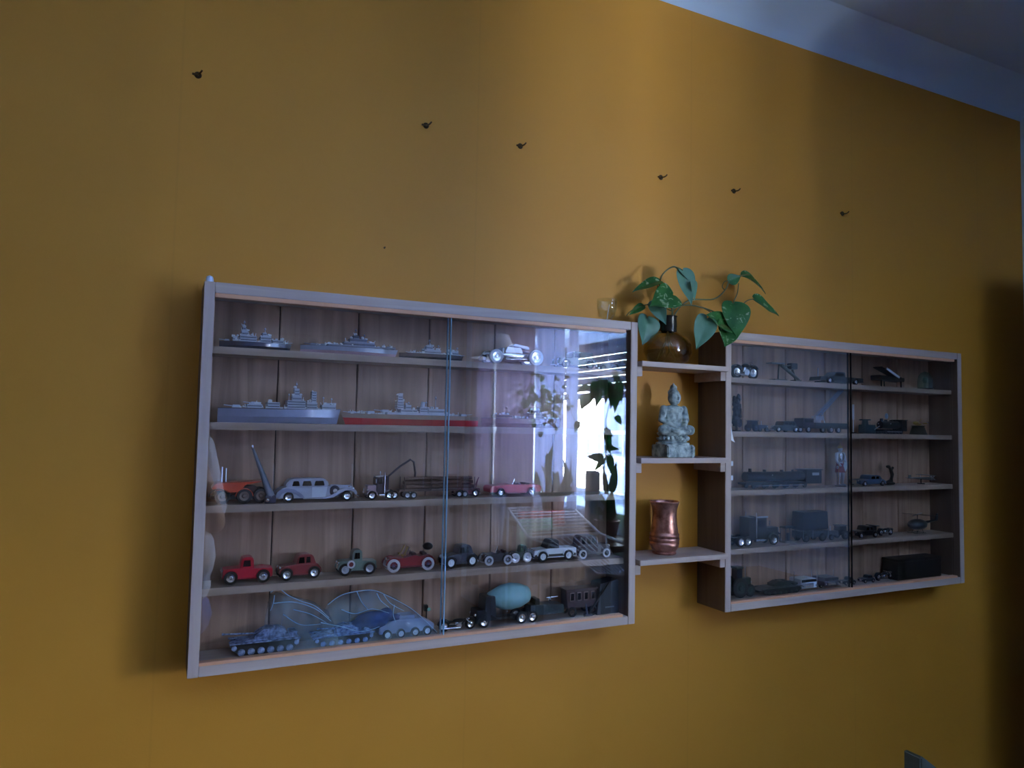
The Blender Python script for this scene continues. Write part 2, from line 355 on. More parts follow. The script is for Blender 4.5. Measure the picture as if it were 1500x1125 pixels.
# ------------------------------------------------------------------ cabinets
CW, CH, CD = 0.8075, 0.600, 0.090
SHZ = [0.502, 0.383, 0.254, 0.127]          # shelf tops above the cabinet's underside
T = 0.0155                                   # board thickness at the sides
def cabinet(X0, label, split, order):
    c = thing('display_cabinet', label, 'cabinet', (X0, 0, ZB), group='wall display cabinets')
    for x0 in (0, CW - T):
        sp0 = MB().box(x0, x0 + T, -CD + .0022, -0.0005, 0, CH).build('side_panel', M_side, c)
        MB().box(x0, x0 + T, -CD, -CD + .0021, 0, CH).build('front_edge', M_framev, sp0, bevel=0.0006)  # front edge split off so that only the side carries the painted shade
    MB().box(T + 0.0003, CW - T - 0.0003, -CD + 0.0004, -0.0005, CH - 0.0165, CH).build('top_panel', M_frame, c, bevel=0.0008)
    MB().box(T + 0.0003, CW - T - 0.0003, -CD + 0.0004, -0.0005, 0, 0.0155).build('bottom_panel', M_frame, c, bevel=0.0008)
    xs = [T, 0.124, 0.2595, 0.393, 0.527, 0.661, CW - T]
    for a, b_ in zip(xs, xs[1:]):
        MB().box(a + 0.0011, b_ - 0.0011, -0.010, -0.004, 0.0155, CH - 0.0165).build('back_plank', M_plank, c, bevel=0.0012)
    MB().box(T, CW - T, -0.0038, -0.0008, 0.0155, CH - 0.0165).build('backing_board', mat('groove_dark', (48, 34, 30), 0.8), c)
    for z in SHZ:
        MB().box(T + 0.0004, CW - T - 0.0004, -0.0725, -0.0103, z - 0.0115, z).build('shelf', M_shelf, c, bevel=0.0006)
    # sliding door tracks and panes
    tr = MB().box(T + 0.0002, CW - T - 0.012, -0.0895, -0.0755, CH - 0.0235, CH - 0.0168); tr.build('door_track', M_track, c, bevel=0.0006)
    tr = MB().box(T + 0.0002, CW - T - 0.012, -0.0895, -0.0755, 0.0157, 0.0205); tr.build('door_track', M_track, c, bevel=0.0006)
    z0, z1 = 0.0195, CH - 0.021
    (xa, ya), (xb, yb) = order
    for (x0, x1, y) in ((T + 0.001, split + 0.003, ya), (split - 0.001, CW - T - 0.001, yb)):
        g = MB().add([(x0, y, z0), (x1, y, z0), (x1, y, z1), (x0, y, z1), (x0, y + 0.003, z0), (x1, y + 0.003, z0), (x1, y + 0.003, z1), (x0, y + 0.003, z1)],
                     [(0, 1, 2, 3), (4, 5, 6, 7)]).build('glass_door', M_glass, c)
        ex = x1 if y == ya else x0
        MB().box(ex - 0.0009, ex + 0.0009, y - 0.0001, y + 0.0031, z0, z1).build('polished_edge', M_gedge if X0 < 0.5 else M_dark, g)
    return c
cab1 = cabinet(0.0, 'large pale wooden wall cabinet on the left with bright room reflections in its glass', 0.404, ((0, -0.0865), (0, -0.0815)))
cab2 = cabinet(0.8075 + 0.2315, 'dim pale wooden wall cabinet on the right of the open shelves', 0.389, ((0, -0.0865), (0, -0.0815)))
X2 = 0.8075 + 0.2315

# open shelves between the cabinets
sh_l = ['upper open shelf board between the cabinets, carrying the vase of pothos',
        'middle open shelf board between the cabinets, under the stone statue',
        'lowest open shelf board between the cabinets, under the copper jug']
for z, lb in zip((0.5215, 0.3265, 0.1245), sh_l):
    s_ = thing('wall_shelf', lb, 'shelf', (0.8075, 0, ZB + z), group='open shelves between the cabinets')
    MB().box(0.0045, 0.2315, -0.100, -0.001, -0.0105, 0).build('shelf_board', M_frame, s_, bevel=0.0008)
    for x0 in (0.0, 0.2315 - 0.0135):
        MB().box(x0, x0 + 0.0135, -0.089, -0.002, -0.0300, -0.0107).build('cleat', M_frame, s_, bevel=0.0006)

# ------------------------------------------------------------------ things on and about the wall
hk = ['farthest left small screw stub, high above the left cabinet corner', 'dark screw stub left of the wallpaper seam, second from the left in the row',
      'dark screw stub just right of the wallpaper seam', 'dark screw stub above the pothos, fourth from the left in the row',
      'dark screw stub above the right cabinet, second from the right in the row', 'smallest dark screw stub, farthest right in the row']
M_hook = mat('rusty_screw', (84, 58, 20), 0.5, 0.6, var=0.3)
for (px, py), lb in zip(((290, 110), (624, 184), (762, 214), (968, 260), (1075, 280), (1234, 313)), hk):
    p = at(px, py, 0); hkk = thing('wall_screw', lb, 'screw', (p.x, 0, p.z), group='screw stubs in a row on the ochre wall')
    MB().lathe([(0, -0.0008), (0.0055, -0.0008), (0.006, 0.0005)], (0, -0.0003, 0), 14, 'y').build('wall_plug', mat('plug_hole', (58, 40, 14), 0.9), hkk, smooth=True)
    MB().tube([(0, 0, 0), (0.001, -0.010, -0.002), (0.003, -0.013, -0.001), (0.006, -0.015, 0.003)], 0.0015, 8).build('bent_shank', M_hook, hkk, smooth=True)
    MB().box(-0.009, -0.001, -0.003, 0, -0.0015, 0.0015).build('shadow_strip', M_hook, hkk, bevel=0.0005)  # flat dark strip standing in for the cast shadow left of the shank
p = at(563, 363, 0)
tag(MB().lathe([(0, -0.003), (0.0016, -0.003), (0.0016, 0.001), (0, 0.001)], (0, 0, 0), 10, 'y').build('nail', M_hook, loc=(p.x, -0.001, p.z)), 'tiny nail head in the wall above the middle of the left cabinet', 'nail')
MB().lathe([(0.0058, 0), (0.0058, 0.004), (0.0046, 0.0085), (0, 0.011)], n=16).build('corner_cap', mat('milky_plastic', (200, 214, 232), 0.3), cab1, smooth=True, loc=(0.0075, -0.082, CH))['label'] = 'small milky plastic cap on the top left corner'
# little glass with a stick on top of the left cabinet
gp = at(889, 469, -0.07)
gl = thing('bud_glass', 'small clear glass with a white stick on the left cabinet, left of the pothos', 'glass', (gp.x, -0.07, ZB + CH))
M_clear = pane_mat('clear_glass', (0.93, 0.95, 0.92), 1.38)
MB().lathe([(0.0, 0.002), (0.008, 0.002), (0.016, 0.010), (0.020, 0.026), (0.021, 0.044), (0.0205, 0.044), (0.019, 0.026), (0.015, 0.011), (0.008, 0.004), (0, 0.004)], n=28).build('bowl', M_clear, gl, smooth=True)
MB().lathe([(0.009, 0.0), (0.009, 0.002), (0.002, 0.003), (0, 0.003)], n=20).build('foot', M_whitep, gl, smooth=True)
MB().cyl((0, 0, 0.003), (0.004, -0.002, 0.034), 0.0011, 0.0004, 8).build('stick', M_whitep, gl)
# paper slips stuck in the gap of the right cabinet's glass
pp = at(1071, 636, -0.088)
tag(MB().add([(0, 0, 0.018), (0.002, -0.001, 0.006), (0.006, -0.0015, -0.012), (0.010, -0.002, -0.018), (0.0, -0.0005, -0.013), (0, 0.0006, 0.018), (0.002, -0.0004, 0.006), (0.006, -0.0009, -0.012), (0.010, -0.0014, -0.018), (0.0, 0.0001, -0.013)],
             [(0, 1, 2, 3, 4), (5, 9, 8, 7, 6), (0, 5, 6, 1), (1, 6, 7, 2), (2, 7, 8, 3), (3, 8, 9, 4), (4, 9, 5, 0)]).build('paper_slip', M_whitep, loc=(X2 + T + 0.0005, -0.0885, pp.z)), 'torn white paper slip at the left edge of the right cabinet glass', 'paper')
for y_, lb in ((679, 'upper tiny white sticker at the left edge of the right cabinet glass'), (700, 'lower tiny white sticker at the left edge of the right cabinet glass')):
    pp = at(1073, y_, -0.0875)
    tag(MB().box(0, 0.007, -0.0005, 0.0, -0.005, 0.005).build('sticker', M_whitep, loc=(X2 + T + 0.001, -0.0867, pp.z)), lb, 'sticker', 'stickers on the cabinet glass')

# ------------------------------------------------------------------ pothos in a round flask
def leaf_bm(B, Tp, wdt, nrm, fold=0.25, curl=0.15):
    """heart shaped leaf from base B to tip Tp, double sided solid"""
    B = Vector(B); Tp = Vector(Tp); d = Tp - B; L = d.length; d.normalize(); nrm = Vector(nrm); sd = d.cross(nrm).normalized(); nn = sd.cross(d).normalized()
    prof = [(-0.07, 0.16), (-0.06, 0.55), (0.04, 0.86), (0.16, 1.0), (0.32, 0.98), (0.48, 0.84), (0.64, 0.62), (0.80, 0.34), (0.92, 0.13), (1.0, 0.01)]
    vs = []; R = 4
    for t, wd in prof:
        for j in range(-R, R + 1):
            u = j / R; tt = t + (0.07 if (t < 0.0 and abs(u) < 0.3) else 0)
            x = u * wd * wdt / 2; zc = -abs(u) * wd * wdt / 2 * fold * -1 - curl * L * (max(0, tt) ** 2) + 0.02 * L * math.sin(tt * 9) * abs(u)
            vs.append(B + d * (tt * L) + sd * x + nn * zc)
    k = 2 * R + 1; m = len(prof); fs = [(i * k + j, i * k + j + 1, (i + 1) * k + j + 1, (i + 1) * k + j) for i in range(m - 1) for j in range(k - 1)]
    return vs, fs
def leaf_mat(name, c1, c2, var_col=None, trans=0.35):
    if name in MATS: return MATS[name]
    m = mat(name, c1, 0.38, rgb2=c2, scale=25, trans=trans, spec=0.5)
    if var_col:
        n = m.node_tree.nodes; l = m.node_tree.links; b = n['Principled BSDF']; src = b.inputs['Base Color'].links[0].from_socket
        no = n.new('ShaderNodeTexNoise'); no.inputs['Scale'].default_value = 60; no.inputs['Detail'].default_value = 5; no.inputs['Distortion'].default_value = 1.5
        t = n.new('ShaderNodeTexCoord'); l.new(t.outputs['Object'], no.inputs['Vector'])
        k = n.new('ShaderNodeMapRange'); k.inputs['From Min'].default_value = 0.60; k.inputs['From Max'].default_value = 0.66; l.new(no.outputs['Fac'], k.inputs['Value'])
        mx = n.new('ShaderNodeMix'); mx.data_type = 'RGBA'; l.new(k.outputs[0], mx.inputs[0]); l.new(src, mx.inputs[6]); mx.inputs[7].default_value = (*lin(var_col), 1)
        l.new(mx.outputs[2], b.inputs['Base Color'])
    return m
L_a = leaf_mat('pothos_leaf', (60, 124, 56), (34, 92, 42), (168, 190, 150), 0.25)
L_b = leaf_mat('pothos_leaf_back', (104, 148, 124), (84, 130, 106), None, 0.2)
L_d = leaf_mat('dark_leaf', (70, 128, 92), (44, 92, 66), None, 0.45)
M_stem = mat('green_brown_stem', (92, 96, 46), 0.5, var=0.3)
vp = at(978, 524, -0.052); vz = ZB + 0.5215
va = thing('flask_vase', 'round smoky glass flask with a dark collar on the upper open shelf', 'vase', (vp.x, -0.052, vz + 0.0005))
M_smoke = pane_mat('smoky_glass', (0.80, 0.77, 0.66), 1.42)
pr_ = [(0.0, 0.001), (0.030, 0.001), (0.046, 0.008), (0.0555, 0.026), (0.0545, 0.042), (0.044, 0.058), (0.026, 0.068), (0.0185, 0.073), (0.0180, 0.080)]
MB().lathe(pr_ + [(r - 0.002, z + 0.001) for r, z in reversed(pr_[1:])] + [(0, 0.004)], n=40, sy=0.80).build('bulb', M_smoke, va, smooth=True)
MB().lathe([(0.0188, 0.070), (0.0192, 0.073), (0.0185, 0.078), (0.0192, 0.082), (0.0185, 0.100), (0.020, 0.104), (0.0165, 0.104), (0.0155, 0.080), (0.0155, 0.070)], n=28).build('collar', mat('dark_collar', (44, 42, 38), 0.25, 0.3, var=0.25), va, smooth=True)
MB().lathe([(0, 0.005), (0.040, 0.008), (0.049, 0.024), (0.048, 0.030), (0, 0.030)], n=32, sy=0.80).build('water', pane_mat('vase_water', (0.82, 0.80, 0.66), 1.15), va, smooth=True)
rt = MB()
for q in range(7):
    a_ = q * 0.9; rt.tube([(0, 0, 0.075), (0.006 * math.cos(a_), 0.005 * math.sin(a_), 0.05), (0.018 * math.cos(a_), 0.012 * math.sin(a_), 0.028), (0.028 * math.cos(a_ + .5), 0.018 * math.sin(a_ + .5), 0.010)], 0.0009, 6)
rt.build('root', mat('pale_root', (150, 130, 90), 0.7), va, smooth=True, kind='stuff')
po_ = thing('pothos', 'trailing green pothos with variegated heart leaves standing in the round flask', 'plant', (vp.x, -0.052, vz + 0.1))
def wp(m, o): return [Vector(p) - Vector(o.location) for p in m]
def stem(pix, r=0.0016, parent=po_, m=M_stem):
    """pix: (px, py, Y) control points, smoothed"""
    P = [at(*q) for q in pix]; out = []
    for i in range(len(P) - 1):
        p0 = P[max(i - 1, 0)]; p1 = P[i]; p2 = P[i + 1]; p3 = P[min(i + 2, len(P) - 1)]
        for j in range(6):
            t = j / 6.0
            out.append(0.5 * ((2 * p1) + (-p0 + p2) * t + (2 * p0 - 5 * p1 + 4 * p2 - p3) * t * t + (-p0 + 3 * p1 - 3 * p2 + p3) * t ** 3))
    out.append(P[-1]); MB().tube([q - Vector(parent.location) for q in out], r, 7).build('stem', m, parent, smooth=True)
nk = (985, 456, -0.052)
stem([(985, 490, -0.052), nk, (978, 445, -0.055), (966, 432, -0.06), (969, 405, -0.06), (985, 391, -0.06), (1000, 396, -0.065)])
stem([(988, 488, -0.052), nk, (1005, 447, -0.06), (1030, 451, -0.07), (1052, 460, -0.078), (1064, 472, -0.085)])
stem([(986, 480, -0.052), (990, 458, -0.052), (1010, 440, -0.055), (1045, 438, -0.055), (1062, 425, -0.055), (1070, 408, -0.055), (1082, 404, -0.055), (1098, 402, -0.055)])
stem([nk, (960, 446, -0.045), (940, 448, -0.045), (925, 455, -0.045), (918, 462, -0.045)], 0.0012)
stem([(1062, 425, -0.055), (1058, 420, -0.055), (1062, 412, -0.055), (1072, 412, -0.055)], 0.001)
stem([(1082, 415, -0.055), (1080, 430, -0.06), (1074, 445, -0.07), (1082, 450, -0.075), (1095, 440, -0.075), (1106, 438, -0.075)], 0.0012)
stem([(966, 432, -0.06), (964, 424, -0.06), (963, 418, -0.06), (962, 412, -0.06)], 0.0010)
stem([(1030, 451, -0.07), (1045, 460, -0.078), (1052, 468, -0.08), (1062, 480, -0.085)], 0.001)
def leaf(b, t, wd, nrm=(0, -1, 0.3), m=L_a, fold=0.25, curl=0.12):
    wd *= 1.22
    vs, fs = leaf_bm(at(*b), at(*t), wd, nrm, fold, curl); o = po_.location
    lf = MB().add([v - Vector(o) for v in vs], fs).build('leaf', m, po_, smooth=True)
    sd_ = lf.modifiers.new('thick', 'SOLIDIFY'); sd_.thickness = 0.0006; su = lf.modifiers.new('u', 'SUBSURF'); su.levels = 1; su.render_levels = 1
leaf((966, 412, -0.060), (927, 421, -0.055), 0.026, (0.1, -0.75, 0.9), curl=0.2)
leaf((958, 441, -0.060), (976, 474, -0.085), 0.030, (-0.5, -0.8, 0.1), m=L_b)
leaf((986, 432, -0.062), (956, 445, -0.090), 0.052, (0.2, -0.8, 0.5))
leaf((1000, 396, -0.065), (1014, 446, -0.085), 0.036, (-0.2, -1, 0.1), m=L_b, curl=0.05)
leaf((1012, 412, -0.070), (1020, 440, -0.07), 0.034, (0.5, -1, 0.2), m=L_b)
leaf((988, 391, -0.060), (1012, 410, -0.075), 0.014, (0.2, -0.6, 0.8), m=L_b)
leaf((1068, 412, -0.056), (1086, 404, -0.066), 0.024, (0.1, -1, 0.4))
leaf((1088, 405, -0.056), (1128, 420, -0.078), 0.050, (0.35, -0.75, 0.75), curl=0.3)
leaf((1105, 438, -0.076), (1143, 462, -0.080), 0.034, (0.3, -0.9, 0.5), curl=0.05)
leaf((1074, 445, -0.080), (1080, 496, -0.105), 0.058, (-0.25, -1, 0.2), curl=0.02)
leaf((1064, 476, -0.085), (1062, 508, -0.115), 0.050, (0.1, -1, 0.4), curl=0.02)
leaf((1066, 478, -0.088), (1031, 464, -0.095), 0.050, (0, -0.9, 0.6), curl=-0.1)
leaf((1036, 466, -0.090), (1020, 512, -0.105), 0.042, (-0.4, -1, 0.1), m=L_b, curl=0.03)
leaf((948, 465, -0.045), (944, 505, -0.055), 0.052, (0.1, -1, 0.1), m=L_b)
leaf((942, 448, -0.045), (922, 460, -0.05), 0.016, (0, -0.8, 0.6))

# ------------------------------------------------------------------ stone statue
M_stone = mat('grey_green_stone', (190, 204, 202), 0.65, rgb2=(100, 116, 120), scale=80, bump=0.0012)
bp_ = at(985, 668, -0.052)
bu = thing('buddha_statue', 'grey green stone statue of a seated meditating figure on a tiered pedestal', 'statue', (bp_.x, -0.052, ZB + 0.3268))
K = 0.001
bd = MB()
bd.ball((0, 0, .084), .0235, .017, .024); bd.ball((0, 0, .070), .021, .016, .013)      # chest, belly
bd.ball((-.001, -.003, .100), .028, .013, .010)                                        # shoulders
bd.cyl((0, -.002, .104), (0, -.004, .118), .0068, .0068)
bd.ball((0, -.005, .1255), .0138, .0145, .0168); bd.ball((0, -.0195, .124), .0024, .003, .004); bd.ball((.005, -.0165, .128), .003, .002, .0012); bd.ball((-.005, -.0165, .128), .003, .002, .0012); bd.ball((0, -.0178, .1175), .004, .002, .0015)
bd.ball((0, -.001, .136), .0118, .0125, .009); bd.ball((0, -.002, .1465), .0078, .0078, .0072); bd.cyl((0, -.002, .152), (0, -.002, .157), .0030, .0012)
for s in (-1, 1):
    bd.ball((s * .0125, -.004, .123), .002, .003, .0065)
    bd.cap((s * .0265, -.003, .101), (s * .0325, -.004, .078), .0082, .0068); bd.cap((s * .0325, -.004, .078), (s * .011, -.023, .064), .0066, .005)
    bd.ball((s * .004, -.026, .0625), .009, .006, .004)
    bd.cap((s * .012, -.004, .060), (s * .036, -.013, .057), .0125, .0105)
    bd.cap((s * .036, -.014, .056), (-s * .006, -.026, .052), .0095, .0065)
    bd.ball((-s * .014, -.029, .0545), .010, .0055, .0045)
bd.build('seated_figure', M_stone, bu, remesh=0.0011, sm=2)
ps = MB()
ps.box(-.036, .036, -.028, .026, 0, .026); ps.box(.026, .036, -.031, -.02, 0, .024); ps.box(-.036, -.026, -.031, -.02, 0, .024)
ps.build('square_plinth', M_stone, bu, bevel=0.002)
pr_ = [(0, .026), (.038, .026), (.038, .030), (.031, .032), (.036, .037), (.037, .040), (.029, .042), (.034, .046), (.036, .050), (.032, .053), (0, .053)]
MB().lathe(pr_, n=28, sy=0.80).build('round_base', M_stone, bu, smooth=True)
for q in range(11):
    a_ = PI + PI * (q + 0.5) / 11; MB().ball((.034 * math.cos(a_), .027 * math.sin(a_), .0395), .0052, .004, .005, 8, 6).build('lotus_petal', M_stone, bu, smooth=True)

# ------------------------------------------------------------------ copper jug
M_copper = mat('worn_copper', (222, 166, 150), 0.36, 0.85, rgb2=(150, 100, 90), scale=60)
cj = at(973, 803, -0.05)
jg = thing('copper_jug', 'worn copper jug with ringed belly and flared rim on the lowest open shelf', 'jug', (cj.x, -0.05, ZB + 0.1247))
o_ = [(0, 0), (.024, 0), (.0255, .003), (.023, .006), (.0265, .010), (.0300, .018), (.0312, .024), (.0290, .026), (.0312, .029), (.0315, .033), (.0292, .035), (.0305, .038), (.0302, .042), (.0280, .044), (.0285, .047), (.0262, .060), (.0248, .078), (.0255, .092), (.0285, .103), (.0305, .108)]
MB().lathe(o_ + [(r - 0.0015, z) for r, z in reversed(o_[12:])] + [(.022, .03), (0, .028)], n=40).build('jug_body', M_copper, jg, smooth=True, ang=60)
MB().tube([(.0298 * math.cos(a_), .0298 * math.sin(a_), .108) for a_ in [2 * PI * i / 36 for i in range(36)]], .0014, 8, closed=True).build('rolled_rim', M_copper, jg, smooth=True)
MB().add([(-.027, -.006, .100), (-.036, 0, .108), (-.027, .006, .100), (-.029, -.008, .108), (-.029, .008, .108)], [(0, 1, 3), (1, 2, 4), (0, 2, 1)]).build('spout', M_copper, jg)

# ------------------------------------------------------------------ model vehicles and ships
ROWPY = {1: (505, 622, 738, 850, 925), 2: (550, 632, 712, 800, 862)}
def spot(cab, row, px0, px1, y=-0.042):
    py = ROWPY[cab][row - 1]; x0 = at(px0, py, y).x; x1 = at(px1, py, y).x
    z = ZB + (SHZ[row - 1] if row < 5 else 0.0157)
    return x0, x1, z + 0.0002
def paint(name, rgb, **k): return mat('paint_' + name, rgb, 0.3, coat=0.6, **k)
def wheel(par, x, y, r, wd, hub=None, tire=None, spokes=False, front=-1):
    tire = tire or M_rubber; hub = hub or M_chrome
    t = MB().lathe([(r * .62, -wd / 2), (r * .93, -wd / 2), (r, -wd / 3), (r, wd / 3), (r * .93, wd / 2), (r * .62, wd / 2), (r * .62, -wd / 2)], (0, 0, 0), 18, 'y').build('wheel', tire, par, smooth=True, loc=(x, y, r))
    if spokes:
        m = MB().lathe([(0, -wd * .3), (r * .18, -wd * .42), (r * .18, wd * .3), (0, wd * .3)], n=10, axis='y')
        for i in range(8):
            a = PI * i / 4; m.cyl((0, 0, 0), (math.cos(a) * r * .66, 0, math.sin(a) * r * .66), r * .045, n=5)
        m.build('hub', hub, t)
    else:
        MB().lathe([(0, front * wd * .62), (r * .22, front * wd * .58), (r * .3, front * wd * .30), (r * .63, front * wd * .42), (r * .63, front * -wd * .3), (0, front * -wd * .3)], n=14, axis='y').build('hub', hub, t, smooth=True)
    return t
def fender(par, cx, cz, r, y0, y1, m, a0=0, a1=180, th=0.0012, name='fender', tail=None):
    vs = []; fs = []; k = 9
    for i in range(k):
        a = math.radians(a0 + (a1 - a0) * i / (k - 1)); c, s = math.cos(a), math.sin(a)
        for rr in (r, r + th):
            for y in (y0, y1): vs.append((cx + c * rr, y, cz + s * rr))
    for i in range(k - 1):
        b = i * 4; d = b + 4
        fs += [(b, b + 1, d + 1, d), (b + 2, d + 2, d + 3, b + 3), (b, d, d + 2, b + 2), (b + 1, b + 3, d + 3, d + 1)]
    fs += [(0, 2, 3, 1), (len(vs) - 4, len(vs) - 3, len(vs) - 1, len(vs) - 2)]
    return MB().add(vs, fs).build(name, m, par, smooth=True)
STY = {
 'sedan': dict(body=[(.03, .16), (.0, .34), (.04, .56), (.62, .60), (.93, .56), (.95, .20)], cab=[(.08, .54), (.11, .88), (.17, 1.0), (.52, 1.0), (.57, .94), (.62, .56)], win=[(.15, .27), (.29, .41), (.43, .56)], fw=.83, rw=.17),
 'coupe': dict(body=[(.02, .18), (.0, .38), (.10, .60), (.60, .62), (.94, .56), (.95, .22)], cab=[(.12, .56), (.20, .92), (.28, 1.0), (.50, 1.0), (.55, .92), (.60, .58)], win=[(.26, .38), (.40, .55)], fw=.82, rw=.18),
 'pickup': dict(body=[(.0, .20), (.0, .54), (.36, .56), (.62, .60), (.94, .58), (.96, .22)], cab=[(.36, .52), (.37, .92), (.41, 1.0), (.56, 1.0), (.60, .92), (.63, .56)], win=[(.42, .58)], fw=.80, rw=.18),
 'open': dict(body=[(.05, .22), (.03, .56), (.12, .66), (.32, .60), (.42, .66), (.60, .58), (.92, .56), (.93, .24)], cab=None, win=[], fw=.86, rw=.14),
 'cabrio': dict(body=[(.0, .22), (-.01, .52), (.06, .66), (.48, .66), (.60, .68), (.96, .60), (1.0, .46), (.99, .24)], cab=None, win=[], fw=.80, rw=.20),
 'modernpickup': dict(body=[(.0, .22), (.0, .58), (.40, .60), (.66, .60), (.98, .54), (1., .26)], cab=[(.40, .56), (.41, .92), (.44, 1.0), (.60, 1.0), (.70, .60)], win=[(.44, .64)], fw=.80, rw=.20),
}
def car(name, label, cab, row, px0, px1, Hh, style, pm, fdm=None, roof=None, d=1, group='model cars in the left cabinet', y=-0.042, wr=None, hub=None, tire=None, spokes=False, W=None, extra=None, rz=0.0, cat='model car', glassm=None, headm=None):
    x0, x1, z = spot(cab, row, px0, px1, y); L = x1 - x0; W = W or min(0.040, L * 0.42)
    c = thing(name, label, cat, ((x0 + x1) / 2, y, z), rz, group)
    s = STY[style]; fdm = fdm or pm; roof = roof or pm; wr = wr or Hh * 0.25
    X = lambda u: d * (u - .5) * L
    Z = lambda v: v * Hh
    MB().prism([(X(u), Z(v)) for u, v in s['body']], -W / 2 * .86, W / 2 * .86).build('body', pm, c, bevel=0.0009, smooth=True)
    if s['cab']:
        MB().prism([(X(u), Z(v)) for u, v in s['cab']], -W / 2 * .78, W / 2 * .78).build('cabin', roof, c, bevel=0.0012, smooth=True)
        wtop = .90; wbot = .64
        for (a, b_) in s['win']:
            MB().prism([(X(a), Z(wbot)), (X(a + .01), Z(wtop)), (X(b_ - .02), Z(wtop)), (X(b_), Z(wbot))], -W / 2 * .80, W / 2 * .80).build('side_window', glassm or M_dark, c, bevel=0.0004)
    else:
        u = .58 if style == 'open' else .56
        MB().obox((X(u - .02), 0, Z(.82)), Euler((0, -d * .35, 0)).to_matrix(), .0006, W * .36, Hh * .2).build('windscreen', M_chrome, c)
        for uu in ((.20, .42) if style == 'open' else (.25, .42)):
            MB().box(X(uu) - L * .045, X(uu) + L * .045, -W * .32, W * .32, Z(.45), Z(.74)).build('seat', mat('seat_leather', (60, 24, 22), 0.5), c, bevel=0.001)
        MB().tube([(X(.50) + math.cos(t) * .0 , -W * .16 + math.cos(t) * .0045, Z(.74) + math.sin(t) * .0045) for t in [2 * PI * i / 12 for i in range(12)]], .0005, 5, closed=True).build('steering_wheel', M_black, c)
    for u in (s['fw'], s['rw']):
        for sd in (-1, 1):
            wheel(c, X(u), sd * W * .44, wr, W * .13, hub, tire, spokes, front=sd)
            fender(c, X(u), wr, wr * 1.12, sd * W * .5 if sd < 0 else W * .36, -W * .36 if sd < 0 else W * .5, fdm, 8, 172)
    for sd in (-1, 1):
        MB().box(min(X(s['rw'] + .1), X(s['fw'] - .1)), max(X(s['rw'] + .1), X(s['fw'] - .1)), sd * W * .43 - W * .06, sd * W * .43 + W * .06, Z(.19), Z(.22)).build('running_board', fdm, c, bevel=0.0003)
        MB().ball((X(.955), sd * W * .27, Z(.50)), .0022 * Hh / .03, None, None, 10, 7).build('headlight', headm or M_chrome, c, smooth=True)
    MB().cyl((X(1.0), -W * .44, Z(.20)), (X(1.0), W * .44, Z(.20)), .0010, n=8).build('front_bumper', M_chrome, c)
    MB().cyl((X(0.0), -W * .44, Z(.22)), (X(0.0), W * .44, Z(.22)), .0010, n=8).build('rear_bumper', M_chrome, c)
    MB().box(min(X(.945), X(.965)), max(X(.945), X(.965)), -W * .17, W * .17, Z(.24), Z(.56)).build('grille', M_chrome, c, bevel=0.0005)
    MB().box(min(X(s['rw'] - .05), X(s['fw'] + .05)), max(X(s['rw'] - .05), X(s['fw'] + .05)), -W * .3, W * .3, Z(.14), Z(.22)).build('chassis', M_black, c)
    if extra: extra(c, X, Z, W, L)
    return c

